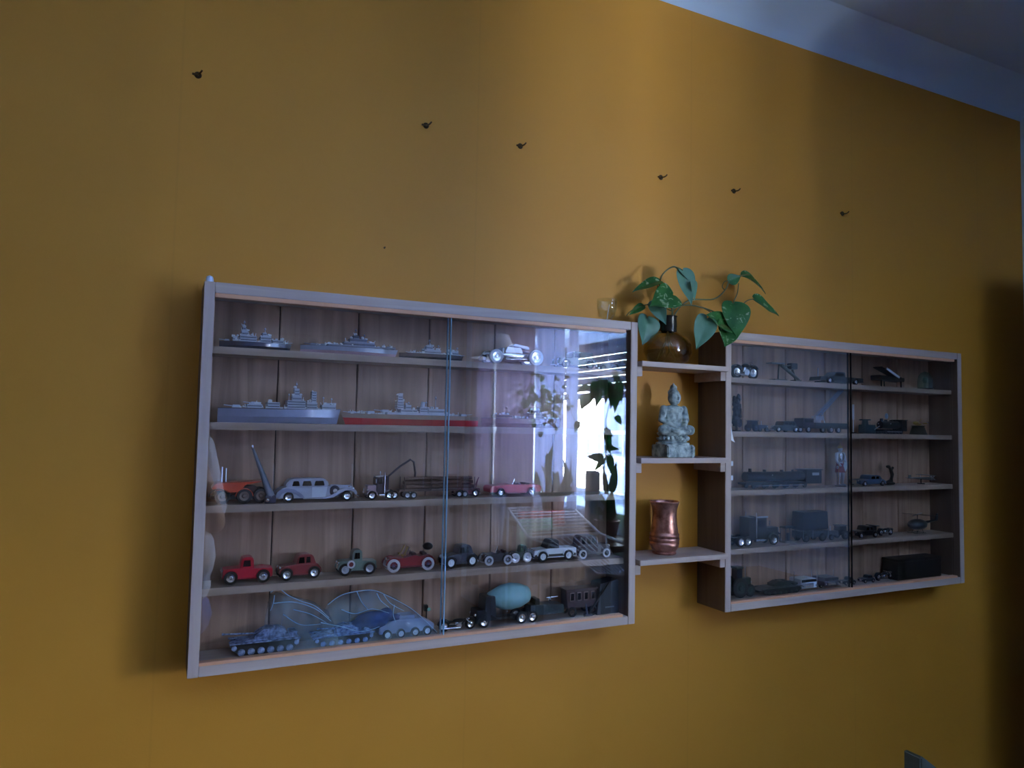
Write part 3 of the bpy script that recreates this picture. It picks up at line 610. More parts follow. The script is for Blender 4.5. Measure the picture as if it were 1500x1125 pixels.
def ship(name, label, row, px0, px1, hh, upper, lower, deckm, d, blocks, guns, masts, beam=0.036, y=-0.042, low=0.45, group='model warships on the upper shelves', supm=None, funnels=()):
    x0, x1, z = spot(1, row, px0, px1, y); L = x1 - x0; c = thing(name, label, 'model ship', ((x0 + x1) / 2, y, z), 0, group)
    N = 15
    def half(u): return beam / 2 * max(0.03, (1 - abs(2 * u - 1) ** 3.2)) * (0.55 + 0.45 * min(1, 2.2 * (1 - u)))
    def sheer(u): return hh * (1 + 0.10 * max(0, u - .55) / .45 + 0.02)
    def loft(zf0, zf1, k0, k1, nm, m):
        vs = []; fs = []
        for i in range(N):
            u = i / (N - 1); b = half(u); s0, s1 = zf0 * sheer(u), zf1 * sheer(u)
            off = (0.03 * L * (1 - zf0) if u > .99 else 0)
            off1 = (0.03 * L * (1 - zf1) if u > .99 else 0)
            vs += [(d * ((u - .5) * L - off), -b * k0, s0), (d * ((u - .5) * L - off1), -b * k1, s1), (d * ((u - .5) * L - off1), b * k1, s1), (d * ((u - .5) * L - off), b * k0, s0)]
        for i in range(N - 1):
            a = i * 4; e2 = a + 4
            for q in range(4): fs.append((a + q, a + (q + 1) % 4, e2 + (q + 1) % 4, e2 + q))
        fs += [(0, 3, 2, 1), tuple(4 * (N - 1) + q for q in range(4))]
        return MB().add(vs, fs).build(nm, m, c, smooth=True, ang=35)
    loft(0.0, low, 0.55, 0.96, 'lower_hull', lower); loft(low + .001, 1.0, 0.96, 1.0, 'hull', upper); loft(1.001, 1.05, 0.93, 0.93, 'deck', deckm)
    X = lambda u: d * (u - .5) * L
    supm = supm or upper; zt = hh * 1.10
    for (u0, u1, h0, h1, wf) in blocks:
        MB().box(min(X(u0), X(u1)), max(X(u0), X(u1)), -beam * wf / 2, beam * wf / 2, zt + h0, zt + h1).build('superstructure_block', supm, c, bevel=0.0005)
        if h1 - h0 > .0055:
            k = int((h1 - h0) / .0042); m = MB()
            for q in range(k):
                zq = zt + h0 + .0022 + q * .0042; m.box(min(X(u0), X(u1)) + .0008, max(X(u0), X(u1)) - .0008, -beam * wf / 2 - .0003, -beam * wf / 2 + .0008, zq, zq + .0011)
                m.box(min(X(u0), X(u1)) - .0008, max(X(u0), X(u1)) + .0008, -beam * wf / 2 - .0010, beam * wf / 2 + .0010, zq + .0018, zq + .0022)
            m.build('window_band', M_gun, c)
    rdx = random.Random(len(name) * 7 + int(px0)); ft = MB()
    for q in range(70):
        u = rdx.uniform(.16, .95); hb = 0
        for (u0, u1, h0, h1, wf) in blocks:
            if u0 < u < u1 and rdx.random() < .8: hb = max(hb, h1)
        yy = rdx.uniform(-.36, .36) * beam * (.5 if hb > .005 else 1); a_ = rdx.uniform(.0011, .0026); k = rdx.random()
        if k < .5: ft.box(X(u) - a_, X(u) + a_, yy - a_ * .7, yy + a_ * .7, zt + hb, zt + hb + rdx.uniform(.0016, .0046))
        elif k < .75: ft.ball((X(u), yy, zt + hb + a_), a_ * 1.1, a_ * .8, a_ * .9, 7, 5)
        else: ft.cyl((X(u), yy, zt + hb), (X(u) + rdx.uniform(-.003, .003), yy - .001, zt + hb + rdx.uniform(.003, .007)), .0006, n=5)
    ft.build('deck_fittings', M_fit, c, kind='stuff')
    for (u, h, sc) in guns:
        s_ = 1 if u > .5 else -1
        g = MB().box(-.006 * sc, .006 * sc, -.0055 * sc, .0055 * sc, 0, .004 * sc, tx=.001).build('gun_turret', supm, c, bevel=0.0005, loc=(X(u), 0, zt + h))
        m = MB()
        for yy in (-.0028, 0, .0028): m.cyl((.004 * sc * d * s_, yy * sc, .0022 * sc), (.017 * sc * d * s_, yy * sc, .0034 * sc), .0006 * sc, n=6)
        m.build('gun_barrels', supm, g)
    for (u, h0, h1, r) in funnels:
        MB().cyl((X(u), 0, zt + h0), (X(u) - d * .002, 0, zt + h1), r, r * .85, 12).build('funnel', supm, c, smooth=True)
    for (u, h0, h1) in masts:
        MB().cyl((X(u), 0, zt + h0), (X(u), 0, zt + h1), .0006, .0003, 6).cyl((X(u), -.006, zt + h1 * .85), (X(u), .006, zt + h1 * .85), .0003, n=5).ball((X(u), 0, zt + h1 * .9), .0016, n=8).build('mast', supm, c)
    return c
M_fit = mat('bright_fittings', (246, 248, 252), .3, .0, var=.25, scale=200)
M_gun = mat('gunmetal_trim', (66, 72, 92), .4, .4)
NAVY = paint('navy_grey', (50, 60, 84)); LG = paint('light_grey', (214, 218, 232)); MG = paint('mid_grey', (140, 146, 166)); DK = mat('deck_grey', (96, 94, 104), 0.7)
TAN = mat('deck_tan', (170, 142, 126), 0.7); RED = paint('hull_red', (196, 40, 44)); PINK = paint('pale_pink', (206, 172, 182)); BRN = paint('ship_brown', (112, 70, 58))
ship('model_warship', 'navy hulled model warship with pale grey bridges, leftmost on the top shelf', 1, 321, 427, .011, NAVY, NAVY, DK, 1,
     [(.18, .24, 0, .008, .35), (.27, .50, 0, .010, .55), (.29, .38, .010, .018, .4), (.31, .35, .018, .024, .3), (.55, .70, 0, .011, .5), (.58, .64, .011, .017, .3), (.72, .88, 0, .006, .4)], [(.10, 0, .7), (.92, .001, .6)], [(.33, .024, .036), (.62, .017, .026)], supm=LG)
ship('model_carrier', "long grey decked model ship with pale red lower hull, middle of the top shelf", 1, 440, 583, .013, MG, PINK, DK, 1,
     [(.25, .95, .000, .0022, .95), (.42, .74, .002, .009, .5), (.48, .66, .009, .015, .4), (.52, .58, .015, .021, .3)], [(.12, 0, .8), (.22, 0, .8), (.90, .003, .7)], [(.55, .02, .034), (.64, .015, .025)], supm=MG, funnels=[(.62, .012, .020, .003)])
ship('model_warship', 'small dark hulled model ship with white bridge parts near the sliding door edge', 1, 585, 679, .010, mat('dark_slate', (66, 64, 74), .5), NAVY, DK, 1,
     [(.36, .62, 0, .008, .5), (.40, .50, .008, .014, .35), (.74, .90, 0, .007, .4)], [(.2, 0, .7), (.95, 0, .5)], [(.46, .014, .028), (.60, .008, .018), (.75, .007, .016), (.9, .006, .016)], supm=LG)
ship('model_battleship', 'large grey model battleship with a shining bow at the left of the second shelf', 2, 318, 498, .022, paint('ship_grey', (150, 154, 180)), paint('ship_grey', (150, 154, 180)), DK, 1,
     [(.22, .34, 0, .006, .6), (.38, .48, 0, .010, .6), (.54, .69, 0, .014, .6), (.58, .66, .014, .022, .4), (.60, .64, .022, .034, .3), (.70, .79, 0, .012, .5), (.745, .785, .012, .030, .35), (.83, .95, 0, .008, .5)],
     [(.14, 0, 1.1), (.28, .006, 1.0), (.88, .008, .8)], [(.62, .034, .046), (.56, .014, .026), (.85, .008, .022), (.92, .006, .020)], beam=.040, supm=LG)
ship('model_battleship', 'long model battleship with bright red lower hull and tan deck, right of the grey battleship', 2, 499, 700, .017, TAN, RED, TAN, -1,
     [(.25, .70, 0, .004, .8), (.28, .40, .004, .012, .6), (.40, .46, .004, .014, .5), (.48, .60, .004, .010, .6), (.52, .56, .010, .018, .4), (.575, .62, .010, .024, .4), (.58, .615, .024, .035, .32)],
     [(.12, 0, 1.0), (.70, .004, 1.1), (.80, .001, 1.1), (.92, 0, 1.0)], [(.33, .012, .036), (.40, .012, .026), (.53, .018, .024)], beam=.042, low=.62, supm=LG, funnels=[(.43, .012, .024, .0045)])
ship('model_freighter', 'brown hulled model ship at the right end of the second shelf', 2, 705, 822, .016, BRN, BRN, DK, 1,
     [(.15, .35, 0, .006, .6), (.55, .75, 0, .010, .6), (.60, .70, .010, .016, .5)], [], [(.3, .006, .022), (.64, .016, .03)], supm=TAN)

# top shelf, right part
def racing():
    x0, x1, z = spot(1, 1, 703, 790); L = x1 - x0
    c = thing('model_racing_car', 'chrome vintage racing car with big white wheels on the top shelf', 'model car', ((x0 + x1) / 2, -.042, z), 0.0)
    X = lambda u: (u - .5) * L
    MB().lathe([(0, -.46 * L), (.006, -.40 * L), (.010, -.20 * L), (.011, .10 * L), (.009, .36 * L), (0, .40 * L)], (0, 0, .018), 16, 'x', 1, 1).build('body', M_chrome, c, smooth=True)
    MB().box(X(.36), X(.72), -.009, .009, .014, .034, tx=.008).build('bonnet', M_silver, c, bevel=0.001)
    MB().box(X(.34), X(.37), -.010, .010, .012, .032).build('radiator', M_whitep, c, bevel=0.001)
    MB().cyl((X(.38), -.014, .010), (X(.86), -.014, .012), .0022, .0018, 10).build('exhaust_pipe', M_chrome, c, smooth=True)
    MB().box(X(.46), X(.76), -.011, .011, .036, .041, tx=.004).build('engine_cover', M_silver, c, bevel=0.001, rot=(0, .14, 0))
    for u, r in ((.20, .0135), (.86, .0155)):
        MB().cyl((X(u), -.020, r), (X(u), .020, r), .0012, n=8).build('axle', M_chrome, c)
        for s in (-1, 1): wheel(c, X(u), s * .020, r, .006, M_chrome, M_whitep, front=s)
    for u in (.02, .08): MB().box(X(u), X(u + .05), -.012, .012, .004 + u * .1, .010 + u * .1).build('front_wing', M_silver, c, bevel=0.0008)
    return c
racing()
OLIVE = paint('olive', (70, 84, 56)); DG = paint('dark_green', (30, 52, 44)); TEALG = paint('grey_green', (110, 128, 118))
def jeep_extra(c, X, Z, W, L):
    MB().box(min(X(.05), X(.55)), max(X(.05), X(.55)), -W * .4, W * .4, Z(.6), Z(.98), tx=.003).build('canvas_cover', mat('canvas', (120, 120, 96), .9), c, bevel=.001)
car('model_army_truck', 'olive model army truck with canvas cover on the top shelf, partly behind the blind reflection', 1, 1, 812, 868, .034, 'pickup', OLIVE, d=-1, extra=jeep_extra, hub=OLIVE)
car('model_jeep', 'small dark green model jeep at the right end of the top shelf', 1, 1, 875, 903, .022, 'cabrio', DG, d=-1, hub=OLIVE)

# third shelf
def dump_truck():
    x0, x1, z = spot(1, 3, 306, 388); L = x1 - x0; om = paint('orange_red', (214, 74, 40))
    c = thing('model_dump_truck', 'orange red model dump truck with black wheels, leftmost on the third shelf', 'model truck', ((x0 + x1) / 2, -.042, z), 0, 'model trucks in the left cabinet')
    X = lambda u: (u - .5) * L
    MB().prism([(X(.02), .024), (X(.10), .033), (X(.95), .035), (X(.62), .030), (X(.52), .019), (X(.30), .017)], -.018, .018).build('tipper_body', om, c, bevel=.0012, smooth=True)
    for k in range(6): MB().box(X(.34 + k * .035), X(.35 + k * .035), -.0187, .0187, .0195 + k * .0012, .031).build('body_rib', om, c)
    MB().prism([(X(.55), .010), (X(.56), .024), (X(.66), .028), (X(.80), .027), (X(.94), .020), (X(.95), .010)], -.013, .013).build('cab', mat('cab_dark', (48, 22, 20), .4), c, bevel=.001, smooth=True)
    MB().box(X(.02), X(.93), -.010, .010, .007, .012).build('chassis', M_black, c)
    for u in (.14, .60): fender(c, X(u), .0105, .0128, -.019, -.010, om if u > .5 else M_black, 5, 175)
    for u in (.22, .60, .90):
        for s in (-1, 1): wheel(c, X(u), s * .014, .0120, .008, mat('dull_hub', (120, 96, 84), .5), front=s)
    MB().cyl((X(.20), -.008, .034), (X(.20), -.008, .058), .0011, n=8).cyl((X(.27), -.008, .034), (X(.27), -.008, .056), .0010, n=8).build('exhaust_stack', M_silver, c)
dump_truck()
def crane():
    p = at(383, 735, -.058); c = thing('model_crane', 'slender grey crane boom with a chrome tip between the dump truck and the limousine', 'model crane', (at(397, 725, -.062).x, -.062, ZB + SHZ[2] + .0002))
    tip = at(370, 655, -.062) - c.location
    MB().cyl((0, 0, .010), tip * .97, .0062, .0018, 12).build('boom', mat('boom_grey', (120, 124, 140), .4), c, smooth=True)
    MB().ball(tip, .0022, .0018, .0040).build('boom_tip', M_chrome, c, smooth=True)
    MB().box(-.010, .008, -.006, .006, .0, .013, tx=.001).build('base_block', mat('navy_block', (34, 40, 66), .4), c, bevel=.001)
    MB().ball((-.006, -.008, .006), .0032).build('chrome_knob', M_chrome, c, smooth=True)
crane()
SILV = paint('silver_lilac', (190, 190, 206))
def limousine():
    x0, x1, z = spot(1, 3, 398, 521); L = x1 - x0; W = .042; H = .038
    c = thing('model_limousine', 'silver lilac classic model limousine with covered spare wheel on the third shelf', 'model car', ((x0 + x1) / 2, -.042, z), 0, 'model cars in the left cabinet')
    X = lambda u: (u - .5) * L; Z = lambda v: v * H
    MB().prism([(X(.05), Z(.16)), (X(.03), Z(.40)), (X(.10), Z(.60)), (X(.16), Z(.66)), (X(.66), Z(.66)), (X(.66), Z(.16))], -W * .42, W * .42).build('body', SILV, c, bevel=.0012, smooth=True)
    MB().prism([(X(.65), Z(.20)), (X(.65), Z(.68)), (X(.91), Z(.64)), (X(.93), Z(.20))], -W * .24, W * .24).build('bonnet', SILV, c, bevel=.0030, seg=4, smooth=True)
    MB().prism([(X(.13), Z(.64)), (X(.16), Z(.90)), (X(.21), Z(1.0)), (X(.57), Z(1.0)), (X(.62), Z(.93)), (X(.65), Z(.66))], -W * .37, W * .37).build('cabin', SILV, c, bevel=.0022, seg=4, smooth=True)
    for a, b_ in ((.21, .30), (.325, .44), (.465, .59)):
        MB().prism([(X(a), Z(.69)), (X(a + .015), Z(.90)), (X(b_ - .015), Z(.90)), (X(b_), Z(.69))], -W * .385, W * .385).build('side_window', M_dark, c, bevel=.0006)
    MB().prism([(X(.44), Z(.20)), (X(.44), Z(.64)), (X(.62), Z(.64)), (X(.60), Z(.20))], -W * .432, -W * .422).build('front_door', M_whitep, c)
    for sd in (-1, 1):
        y0, y1 = (sd * W * .5, W * .30 * sd); y0, y1 = min(y0, y1), max(y0, y1)
        pts = [(.52, .14), (.60, .17), (.68, .30), (.76, .50), (.84, .60), (.91, .58), (.97, .46), (.985, .30), (.955, .28), (.94, .40), (.88, .48), (.82, .46), (.76, .34), (.70, .18), (.60, .12)]
        MB().prism([(X(u), Z(v)) for u, v in pts], y0, y1).build('front_fender', SILV, c, bevel=.0010, smooth=True)
        pts = [(.02, .20), (.03, .42), (.08, .56), (.16, .60), (.24, .54), (.31, .38), (.36, .18), (.31, .18), (.26, .32), (.20, .42), (.14, .44), (.09, .38), (.07, .20)]
        MB().prism([(X(u), Z(v)) for u, v in pts], y0, y1).build('rear_fender', paint('fender_lilac', (150, 152, 176)), c, bevel=.0010, smooth=True)
        MB().box(X(.34), X(.62), y0, y1, Z(.13), Z(.17)).build('running_board', SILV, c, bevel=.0004)
        for u in (.17, .86): wheel(c, X(u), sd * W * .40, H * .22, .006, M_chrome, front=sd)
        MB().ball((X(.945), sd * W * .22, Z(.52)), .0030, None, None, 10, 7).build('headlight', M_chrome, c, smooth=True)
    MB().lathe([(0, -.0030), (.0075, -.0027), (.0088, 0), (.0075, .0027), (0, .0030)], (0, 0, 0), 22, 'y').build('spare_wheel', mat('spare_cover', (58, 58, 76), .3), c, smooth=True, loc=(X(.71), -W * .40, Z(.46)))
    MB().lathe([(0, -.0036), (.0036, -.0032), (.004, 0)], (0, 0, 0), 16, 'y').build('spare_hub', M_chrome, c, smooth=True, loc=(X(.71), -W * .40 - .0008, Z(.46)))
    MB().box(X(.925), X(.945), -W * .15, W * .15, Z(.22), Z(.66)).build('grille', M_chrome, c, bevel=.0006)
    MB().cyl((X(.68), -W * .1, Z(.69)), (X(.91), -W * .1, Z(.65)), .0008, n=6).ball((X(.93), 0, Z(.70)), .0012).build('bonnet_trim', M_chrome, c)
    for u in (.0, 1.0): MB().cyl((X(u), -W * .44, Z(.22)), (X(u), W * .44, Z(.22)), .0013, n=8).build('bumper', M_chrome, c)
    MB().box(X(.10), X(.90), -W * .3, W * .3, Z(.10), Z(.20)).build('chassis', M_black, c)
limousine()
def semi(name, label, cab, row, px0, px1, H, pm, d, group, stacks=True, y=-.042, sleeper=True, hub=None, cabm=None, W=.032, trailer=None):
    x0, x1, z = spot(cab, row, px0, px1, y); L = x1 - x0; c = thing(name, label, 'model truck', ((x0 + x1) / 2, y, z), 0, group)
    X = lambda u: d * (u - .5) * L; cabm = cabm or pm; r = H * .16
    def B(a, b_, y0, y1, z0, z1, nm, m, **k): return MB().box(min(X(a), X(b_)), max(X(a), X(b_)), y0, y1, z0 * H, z1 * H, **k).build(nm, m, c, bevel=.0007)
    B(0, .96, -W * .22, W * .22, .16, .26, 'chassis', M_black)
    B(.66, .97, -W * .30, W * .30, .26, .52, 'bonnet', pm, tx=.001)
    B(.44, .68, -W * .42, W * .42, .24, .84, 'cab', cabm, tx=.001)
    if sleeper: B(.28, .43, -W * .42, W * .42, .24, .86, 'sleeper', cabm)
    B(.48, .64, -W * .43, W * .43, .56, .78, 'side_window', M_dark); B(.675, .69, -W * .36, W * .36, .54, .78, 'windscreen', M_dark)
    B(.46, .70, -W * .45, W * .45, .84, .89, 'sun_visor', M_chrome)
    B(.97, .99, -W * .24, W * .24, .20, .52, 'grille', M_chrome); B(.98, 1.0, -W * .45, W * .45, .10, .19, 'bumper', M_chrome)
    for s in (-1, 1):
        MB().cyl((X(.42), s * W * .40, .16 * H), (X(.60), s * W * .40, .16 * H), H * .055, n=12).build('fuel_tank', M_chrome, c, smooth=True)
        fender(c, X(.83), r, r * 1.15, s * W * .5 if s < 0 else W * .3, -W * .3 if s < 0 else W * .5, pm, 5, 165)
        MB().ball((X(.97), s * W * .38, .34 * H), H * .045, n=8).build('headlight', M_chrome, c, smooth=True)
        if stacks:
            MB().cyl((X(.43), s * W * .47, .24 * H), (X(.43), s * W * .47, 1.0 * H), H * .022, n=10).build('exhaust_stack', M_chrome, c, smooth=True)
        for u in (.10, .25, .83): wheel(c, X(u), s * W * .40, r, W * .18, hub or M_chrome, front=s)
    MB().cyl((X(.72), -W * .48, .62 * H), (X(.72), -W * .48, .76 * H), H * .02, n=8).build('mirror', M_chrome, c)
    if trailer: trailer(c, X, H, W, L)
    return c
def tr_crane(c, X, H, W, L):
    MB().tube([(X(.30), 0, .3 * H), (X(.32), 0, .75 * H), (X(-.15), 0, 1.20 * H), (X(-.50), 0, 1.45 * H), (X(-.62), 0, 1.36 * H), (X(-.68), 0, .95 * H), (X(-.66), 0, .3 * H)], .0018, 8).build('loading_arm', mat('arm_plum', (60, 40, 50), .5), c, smooth=True)
semi('model_semi_truck', "pink nosed model semi truck with chrome stacks and a long bent loading arm", 1, 3, 534, 578, .047, PINK, -1, 'model trucks in the left cabinet', cabm=mat('plum_cab', (66, 48, 62), .4), trailer=tr_crane)
def log_trailer():
    x0, x1, z = spot(1, 3, 582, 692); L = x1 - x0; c = thing('model_trailer', 'dark brown model log trailer behind the loading arm on the third shelf', 'model trailer', ((x0 + x1) / 2, -.042, z))
    bm_ = mat('trailer_brown', (84, 54, 48), .5)
    MB().box(-L / 2, L / 2, -.010, .010, .012, .016).build('frame', bm_, c, bevel=.0006)
    for yy, zz in ((-.009, .019), (0, .019), (.009, .019), (-.005, .026), (.005, .026), (0, .033)): MB().cyl((-L * .42, yy, zz + .001), (L * .48, yy, zz + .001), .0036, .0031, 10).build('log', mat('log_bark', (96, 64, 54), .8), c, smooth=True)
    for u in (-.44, -.1, .3, .48):
        for s in (-1, 1): MB().cyl((u * L, s * .0145, .014), (u * L, s * .0145, .037), .0010, n=6).build('stake', bm_, c)
    for u in (-.40, -.32, .28, .36):
        for s in (-1, 1): wheel(c, u * L, s * .011, .006, .005, M_silver, front=s)
log_trailer()
MAR = paint('maroon', (112, 26, 36)); DRED = paint('dark_red', (140, 34, 36)); CRIM = paint('crimson', (200, 32, 54))
car('model_tow_truck', 'dim maroon model tow truck just right of the sliding door edge on the third shelf', 1, 3, 664, 700, .028, 'pickup', MAR, d=-1, extra=lambda c, X, Z, W, L: MB().cyl((X(.2), 0, Z(.5)), (X(-.02), 0, Z(1.25)), .001, n=6).cyl((X(.12), 0, Z(.5)), (X(.02), 0, Z(1.1)), .001, n=6).build('tow_boom', MAR, c))
car('model_convertible', 'crimson model convertible car at the right of the third shelf', 1, 3, 712, 786, .032, 'cabrio', CRIM, d=-1, W=.040, wr=.0078)

# fourth shelf
car('model_pickup', 'red vintage model pickup car, leftmost on the fourth shelf', 1, 4, 321, 397, .041, 'pickup', paint('bright_red', (196, 30, 50)), d=-1, wr=.0105, extra=None)
car('model_coupe', 'dark red vintage model coupe with chrome headlights on the fourth shelf', 1, 4, 404, 468, .040, 'coupe', DRED, d=-1, rz=.12)
def green_extra(c, X, Z, W, L):
    MB().lathe([(.0040, -.0012), (.0066, -.0012), (.0066, .0012), (.0040, .0012), (.0040, -.0012)], (0, 0, 0), 20, 'y').build('spare_tire', M_cream, c, smooth=True, loc=(X(.66), -W * .53, Z(.46)))
    MB().lathe([(0, -.0008), (.0039, -.0008), (.0039, .0008), (0, .0008)], (0, 0, 0), 16, 'y').build('spare_rim', MAR, c, loc=(X(.66), -W * .53, Z(.46)))
car('model_delivery_truck', 'grey green vintage model truck with a white walled spare wheel on the fourth shelf', 1, 4, 491, 548, .042, 'pickup', TEALG, d=-1, extra=green_extra, hub=M_silver)
def open_extra(c, X, Z, W, L):
    MB().ball((X(.10), 0, Z(.95)), L * .11, W * .34, Hf * .16).build('folded_hood', M_black, c, smooth=True)
    for s in (-1, 1): MB().cyl((X(.70), s * W * .34, Z(.45)), (X(.56), s * W * .34, Z(1.02)), .0009, n=8).build('windscreen_stay', M_gold, c)
    MB().ball((X(.68), -W * .3, Z(.68)), .0022).ball((X(.68), W * .3, Z(.68)), .0022).build('side_lamp', M_gold, c, smooth=True)
Hf = .042
car('model_touring_car', 'red open antique model car with white spoked wheels and folded black hood', 1, 4, 563, 632, Hf, 'open', paint('antique_red', (150, 40, 44)), d=-1, extra=open_extra, wr=.0115, tire=M_cream, hub=mat('spoke_violet', (120, 100, 130), .5), spokes=True, W=.030)
car('model_vintage_car', "dark blue vintage model car with pale lamps, right of the open red antique car", 1, 4, 644, 696, .040, 'coupe', paint('night_blue', (34, 38, 58)), d=-1, rz=.15, wr=.0105, hub=M_whitep, headm=M_whitep)
car('model_vintage_car', 'low black vintage model car with white walled wheels behind the curtain reflection', 1, 4, 706, 744, .034, 'open', M_black, d=-1, wr=.0088, tire=M_cream, hub=M_silver, W=.030, spokes=True)
car('model_vintage_car', 'small black vintage model car between the low black car and the white pickup', 1, 4, 747, 774, .032, 'coupe', M_black, d=-1, wr=.0092, tire=M_cream, hub=M_silver)
car('model_white_pickup', 'black and white modern model pickup on the fourth shelf', 1, 4, 776, 838, .040, 'modernpickup', M_whitep, roof=M_black, d=-1, hub=M_whitep, W=.036, extra=lambda c, X, Z, W, L: MB().box(min(X(.02), X(.98)), max(X(.02), X(.98)), -W * .44, W * .44, Z(.22), Z(.34)).build('lower_panel', M_black, c))
car('model_vintage_van', 'dark plum vintage model van, rightmost on the fourth shelf', 1, 4, 838, 890, .044, 'sedan', paint('plum', (58, 36, 52)), d=1, wr=.0090, tire=M_cream, hub=M_black)

# bottom shelf
M_tankc = mat('blue_grey_armour', (160, 174, 214), 0.5, rgb2=(62, 72, 100), scale=160)
def tank(name, label, px0, px1, H, m, row=5, cab=1, d=-1, barrel=0.05, y=-.045, W=.040, grp='model tanks on the bottom shelves'):
    x0, x1, z = spot(cab, row, px0, px1, y); L = x1 - x0; c = thing(name, label, 'model tank', ((x0 + x1) / 2, y, z), 0, grp)
    X = lambda u: d * (u - .5) * L
    MB().prism([(X(.02), H * .30), (X(0), H * .45), (X(.10), H * .56), (X(.78), H * .56), (X(1), H * .38), (X(.92), H * .24), (X(.06), H * .24)], -W * .36, W * .36).build('hull', m, c, bevel=.0008)
    MB().prism([(X(.22), H * .56), (X(.20), H * .80), (X(.30), H * .92), (X(.52), H * .92), (X(.64), H * .74), (X(.66), H * .56)], -W * .27, W * .27).build('turret', m, c, bevel=.001)
    MB().cyl((X(.62), 0, H * .72), (X(.62) + d * barrel, 0, H * .80), .0014, .0011, 10).cyl((X(.62) + d * barrel * .93, 0, H * .795), (X(.62) + d * barrel, 0, H * .80), .0019, n=10).build('gun_barrel', m, c, smooth=True)
    MB().cyl((X(.36), -W * .10, H * .92), (X(.36), -W * .10, H * 1.0), .0042, .0038, 12).cyl((X(.48), W * .10, H * .92), (X(.48), W * .10, H * .97), .0032, n=12).build('hatch', m, c)
    MB().box(min(X(.05), X(.16)), max(X(.05), X(.16)), -W * .3, W * .3, H * .56, H * .72).build('stowage_box', m, c, bevel=.0008)
    MB().cyl((X(.26), W * .1, H * .9), (X(.22), W * .1, H * 1.6), .0003, n=5).build('antenna', m, c)
    for s in (-1, 1):
        yc = s * W * .43
        pts = [(X(.02), H * .34), (X(.10), H * .46), (X(.90), H * .46), (X(.99), H * .34), (X(.86), H * .0 + .0008), (X(.12), H * .0 + .0008)]
        MB().prism(pts, yc - W * .07, yc + W * .07).build('track', M_rubber, c, bevel=.0012)
        MB().box(min(X(0), X(1)), max(X(0), X(1)), yc - W * .08, yc + W * .08, H * .47, H * .52).build('track_guard', m, c, bevel=.0004)
        for i in range(6):
            u = .16 + i * .136
            MB().lathe([(0, -W * .09), (H * .08, -W * .09), (H * .14, -W * .075), (H * .14, W * .075), (H * .08, W * .09), (0, W * .09)], (0, 0, 0), 14, 'y').build('road_wheel', m, c, smooth=True, loc=(X(u), yc, H * .16))
        for u in (.06, .94):
            MB().lathe([(0, -W * .09), (H * .10, -W * .08), (H * .10, W * .08), (0, W * .09)], (0, 0, 0), 12, 'y').build('sprocket', m, c, smooth=True, loc=(X(u), yc, H * .34))
    return c
tank('model_tank', 'blue grey model tank with a long pale gun barrel, leftmost on the bottom shelf', 336, 438, .040, M_tankc, barrel=.052)
tank('model_tank', 'blue grey model tank wrapped in the domed plastic bag on the bottom shelf', 456, 545, .032, mat('bright_armour', (160, 186, 236), .45, rgb2=(50, 74, 130), scale=160), barrel=.03)
def carrier():
    x0, x1, z = spot(1, 5, 552, 632, -.045); L = x1 - x0; m = paint('pale_blue_grey', (160, 170, 204))
    c = thing('model_amphibious_truck', 'pale blue grey wheeled model vehicle under the right side of the plastic bag', 'model truck', ((x0 + x1) / 2, -.045, z), 0)
    MB().prism([(-L * .5, .008), (-L * .5, .022), (-L * .2, .030), (L * .25, .030), (L * .5, .018), (L * .48, .007)], -.015, .015).build('hull', m, c, bevel=.0012)
    MB().box(-L * .15, L * .15, -.012, .012, .030, .036, tx=.002).build('roof_box', m, c, bevel=.001)
    for u in (-.36, -.12, .14, .36):
        for s in (-1, 1): wheel(c, u * L, s * .0165, .0078, .006, M_whitep, front=s)
carrier()
M_bag = pane_mat('thin_plastic_bag', (0.90, 0.95, 0.99), 1.35, rough=0.12, milk=0.13, milkcol=(0.55, 0.78, 0.98))
M_bagf = mat('bag_fold', (196, 226, 250), 0.25, var=0.1, trans=0.4)
